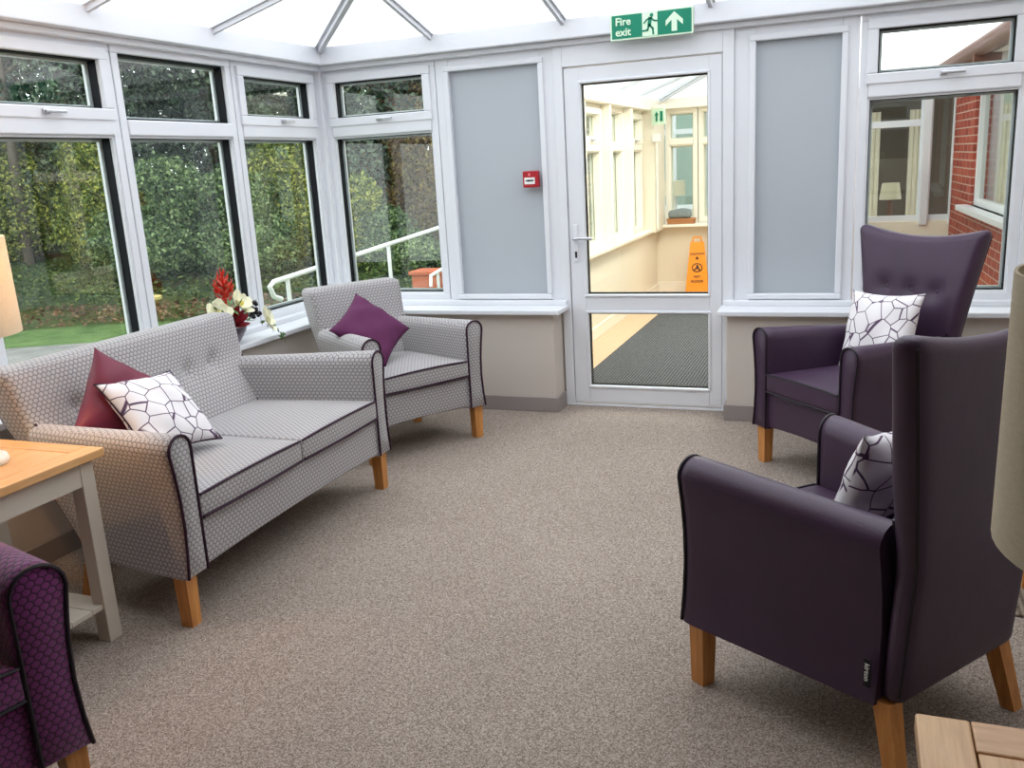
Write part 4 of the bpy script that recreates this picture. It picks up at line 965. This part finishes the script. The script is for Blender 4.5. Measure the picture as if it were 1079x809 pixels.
for i, (s_, n__, rx, ry, h, mt_, lb) in enumerate(shr):
    bl = [(0, 0, h*0.32, rx, ry, h*0.34), (rg.uniform(-.3, .3), 0.1, h*0.66, rx*0.75, ry*0.8, h*0.34), (rg.uniform(-.4, .4), -0.15, h*0.25, rx*0.8, ry*0.8, h*0.25)]
    bush('shrub', s_, n__, bl, 16000, 0.032, M[mt_], lb, 'shrubs along the garden bank', 40+i, (h*0.7, 0.03), 'bush', asp=0.5)
# low ivy and leaf litter along the bank edge
def scatter(name, s0, s1, n0, n1, cnt, size, mat, label, cat, seed, up=0.10):
    rg2 = np.random.default_rng(seed); s_ = rg2.uniform(s0, s1, cnt); n__ = rg2.uniform(n0, n1, cnt)
    pts = np.array([[*gp(a, b_), bank_h(a, b_)+0.015+rg2.uniform(0, up)] for a, b_ in zip(s_, n__)])
    o = leaf_mesh(name, pts, np.tile([0, 0, 1.0], (cnt, 1)), size, mat, None, seed, 0.5, 0.6); tag(o, label, cat, kind='stuff'); return o
scatter('ivy_groundcover', -9, 10, 0.55, 3.4, 26000, 0.035, M['leaf_ivy'], 'low ivy covering the garden bank', 'ivy', 5, 0.18)
scatter('fallen_leaves', -9, 10, 0.02, 0.75, 6000, 0.032, M['litter'], 'brown fallen leaves along the lawn edge', 'leaves', 6, 0.03)
# bird bath / stone planter
x, y = -4.45, 2.85
bb = thing('stone_bird_bath', (x, y, GZ), 0, 'yellowish stone bird bath at the lawn edge outside the left pane', 'bird bath')
MB().lathe([(0.13, 0), (0.13, 0.04), (0.085, 0.07), (0.10, 0.20), (0.12, 0.33), (0.13, 0.36)], seg=20).build('pedestal', M['stone'], bb, smooth=True)
MB().lathe([(0.14, 0.36), (0.20, 0.39), (0.20, 0.42), (0.17, 0.42), (0.12, 0.40)], seg=20).build('basin', M['stone'], bb, smooth=True)

# handrail of the ramp outside
hr = thing('ramp_handrail', (-1.2, 0, GZ), 0, 'white tubular handrail rising beside the ramp outside the corner', 'handrail')
z_ = lambda y: 0.693-GZ + (y-0.875)*(0.881-0.693)/(4.303-0.875)
MB().tube([(0, 1.0, z_(0.9)-0.16), (0, 0.90, z_(0.9)-0.12), (0, 0.86, z_(0.86)-0.03), (0, 0.92, z_(0.9)), (0, 2.9, z_(2.9)), (0, 6.2, z_(6.2))], 0.022, 10).build('top_rail', M['steelwhite'], hr, smooth=True)
for y in (1.12, 2.968, 4.8, 6.1): MB().tube([(0, y, 0), (0, y, z_(y))], 0.020, 10).build('rail_post', M['steelwhite'], hr, smooth=True)
h2 = thing('short_handrail', (-1.05, 0, GZ), 0, 'short lower white handrail by the terracotta planter outside the end window', 'handrail')
MB().tube([(0, 3.60, 0.42), (0, 3.62, 0.54), (0, 4.6, 0.66)], 0.020, 10).build('top_rail', M['steelwhite'], h2, smooth=True)
for y in (3.80, 4.55): MB().tube([(0, y, 0), (0, y, 0.54+(y-3.62)*0.12)], 0.018, 10).build('rail_post', M['steelwhite'], h2, smooth=True)
tp = thing('terracotta_planter', (-1.70, 4.95, GZ), 0, 'terracotta trough planter outside beyond the short handrail', 'planter')
MB().box(-0.20, 0.20, -0.16, 0.16, 0.0, 0.40, 0.01).build('trough', M['terracotta'], tp); MB().box(-0.23, 0.23, -0.19, 0.19, 0.40, 0.45, 0.01).build('rim', M['terracotta'], tp)

# ------------------------------------------------------------------ outdoors right: brick wing seen through window_8
BX = XW
br = thing('brick_wing', (0.14, -0.19, GZ), R(2.5), 'red brick single storey wing outside the right window', 'building')
wz0, wz1 = 1.10, 2.20; H0 = 2.40
m_ = MB()
for (a, b_, c_, e_) in ((0.30, 1.2, 0, H0), (1.2, 3.95, 0, wz0), (1.2, 3.95, wz1+0.15, H0), (3.95, 5.19, 0, H0)):
    m_.box(BX, BX+0.25, a, b_, c_, e_)
m_.build('wall', M['brick'], br, uv=True)
def lone_window(e, W, s0, s1, z0, z1, divs, tr=None, mat=None, name='window'):
    f_ = MB(); glazing_ring(f_, W, s0, s1, z0, z1, 0.06, -0.06, 0.01)
    for d__ in divs: f_.box(*W(d__-0.035, d__+0.035, -0.06, 0.01, z0+0.06, z1-0.06), 0.004)
    if tr: f_.box(*W(s0+0.06, s1-0.06, -0.05, 0.015, tr-0.035, tr+0.035), 0.004)
    o = f_.build(name, mat or M['upvc'], e); gl_ = MB().box(*W(s0+0.05, s1-0.05, -0.03, -0.026, z0+0.05, z1-0.05)); gl_.build('pane', M['glass'], o); return o
W_b = lambda s0, s1, d0, d1, z0, z1: (BX+0.04-d0, BX+0.04-d1, s0, s1, z0, z1)
lone_window(br, W_b, 1.2, 3.95, wz0, wz1+0.15, (2.28,), None)
MB().box(BX-0.10, BX+0.04, 1.05, 4.1, wz0-0.05, wz0, 0.006).build('window_sill', M['upvc'], br)
m_ = MB(); 
for k in range(26):
    y = 3.85-k*0.10; m_.tube([(BX+0.22+0.02*(k % 2), y, wz0), (BX+0.22+0.02*(k % 2), y, wz1+0.1)], 0.045, 8)
m_.build('curtain', M['curtain'], br, smooth=True)
MB().box(BX+0.9, BX+1.0, 0.5, 5.0, 0, H0).build('inner_wall', M['cream'], br)
m_ = MB(); m_.hexa([(BX-0.08, 0.15, H0-0.02), (BX-0.08, 9.5, H0-0.02), (BX-0.08, 9.5, H0+0.04), (BX-0.08, 0.15, H0+0.04)], [(BX+3.2, 0.15, H0+1.5), (BX+3.2, 9.5, H0+1.5), (BX+3.2, 9.5, H0+1.56), (BX+3.2, 0.15, H0+1.56)])
m_.build('tiled_roof', M['tiles'], br, uv=True)
MB().box(BX-0.06, BX+0.02, 0.15, 9.5, H0-0.06, H0-0.02).build('soffit', M['fascia'], br)
m_ = MB(); m_.tube([(BX-0.15, 0.15, H0-0.01), (BX-0.15, 9.5, H0-0.01)], 0.07, 10); m_.build('gutter', M['gutter'], br, smooth=True)
for y in (1.5, 2.9, 4.6): MB().box(BX-0.20, BX, y-0.02, y+0.02, H0-0.12, H0-0.055, 0.003).build('gutter_bracket', M['gutter'], br)
MB().tube([(BX-0.15, 1.15, H0-0.02), (BX-0.1, 1.15, H0-0.10), (BX-0.06, 1.15, H0-0.22), (BX-0.06, 1.15, 0.0)], 0.035, 8).build('downpipe', M['gutter'], br, smooth=True)

# glazed link facing the camera
gw = thing('glazed_link', (0, 0, GZ), 0, 'white framed glazed link building seen across the small courtyard', 'building')
zb0 = 0.72-GZ; W_g = lambda s0, s1, d0, d1, z0, z1: (s0, s1, 5.25-d0, 5.25-d1, z0, z1)
MB().box(3.35, BX, 5.2, 5.35, 0, zb0).build('wall', M['cream'], gw)
lone_window(gw, W_g, 3.36, 4.05, zb0, 2.12-GZ, (), 1.74-GZ); lone_window(gw, W_g, 4.05, 4.36, zb0, 2.12-GZ, ())
for x_ in (3.36, 4.05, 4.33): MB().box(x_-0.035, x_+0.045, 5.17, 5.24, zb0-0.04, 2.12-GZ, 0.006).build('corner_post', M['upvc'], gw)
MB().box(3.3, BX+0.1, 5.1, 5.3, 2.12-GZ, 2.24-GZ, 0.005).build('eaves_board', M['upvc'], gw)
MB().box(3.35, 4.6, 8.6, 8.7, 0, 2.4-GZ).build('inner_wall', M['darkroom'], gw)
MB().box(3.35, 4.6, 5.35, 8.6, 0.02, 0.12).build('inner_floor', M['tan'], gw)
m_ = MB()
for k in range(9):
    x = 3.4+k*0.055+(0.35 if k > 4 else 0); m_.tube([(x, 7.6, 0.3), (x, 7.6, 2.1)], 0.03, 8)
m_.build('curtain', M['curtain'], gw, smooth=True)
MB().box(3.3, 4.65, 5.2, 8.7, 2.24-GZ, 2.30-GZ).build('flat_roof', M['fascia'], gw)
lk = thing('distant_table_lamp', (3.78, 6.9, -0.03), 0, 'small lamp with pale shade inside the glazed link', 'lamp')
MB().lathe([(0.12, 0), (0.03, 0.03), (0.03, 0.95)], seg=16).build('lamp_stand', M['brownwood'], lk, smooth=True); MB().lathe([(0.13, 0.90), (0.10, 1.10)], seg=20).build('lamp_shade', M['shade'], lk, smooth=True)

lk = thing('distant_table_lamp', (1.16, 6.5, -0.03), 0, 'lamp with a wide pale shade seen beyond the far passage window', 'lamp')
MB().lathe([(0.12, 0), (0.03, 0.03), (0.03, 1.10)], seg=16).build('lamp_stand', M['fascia'], lk, smooth=True); MB().lathe([(0.14, 1.07), (0.13, 1.26)], seg=20).build('lamp_shade', M['shade'], lk, smooth=True)
# pale building far beyond the passage
fb = thing('far_white_building', (0, 0, GZ), 0, 'white framed building beyond the far passage windows', 'building')
W_f = lambda s0, s1, d0, d1, z0, z1: (s0, s1, 7.6-d0, 7.6-d1, z0, z1)
MB().box(0.5, 3.25, 7.55, 7.75, 0, 0.95).build('wall', M['cream'], fb)
for k in range(3): lone_window(fb, W_f, 0.5+k*0.91, 0.5+k*0.91+0.90, 0.95, 2.5, (0.5+k*0.91+0.45,), 2.02)
MB().box(0.4, 3.3, 7.5, 7.8, 2.5, 2.65).build('eaves_board', M['upvc'], fb)
MB().box(0.4, 3.3, 9.5, 9.6, 0, 2.6).build('inner_wall', simple('grey_green_inner_wall', srgb(150, 170, 160), 0.8), fb)

# apply label housekeeping
for o in list(bpy.data.objects):
    if o.parent is not None:
        for k in ('category', 'group'):
            if k in o: del o[k]
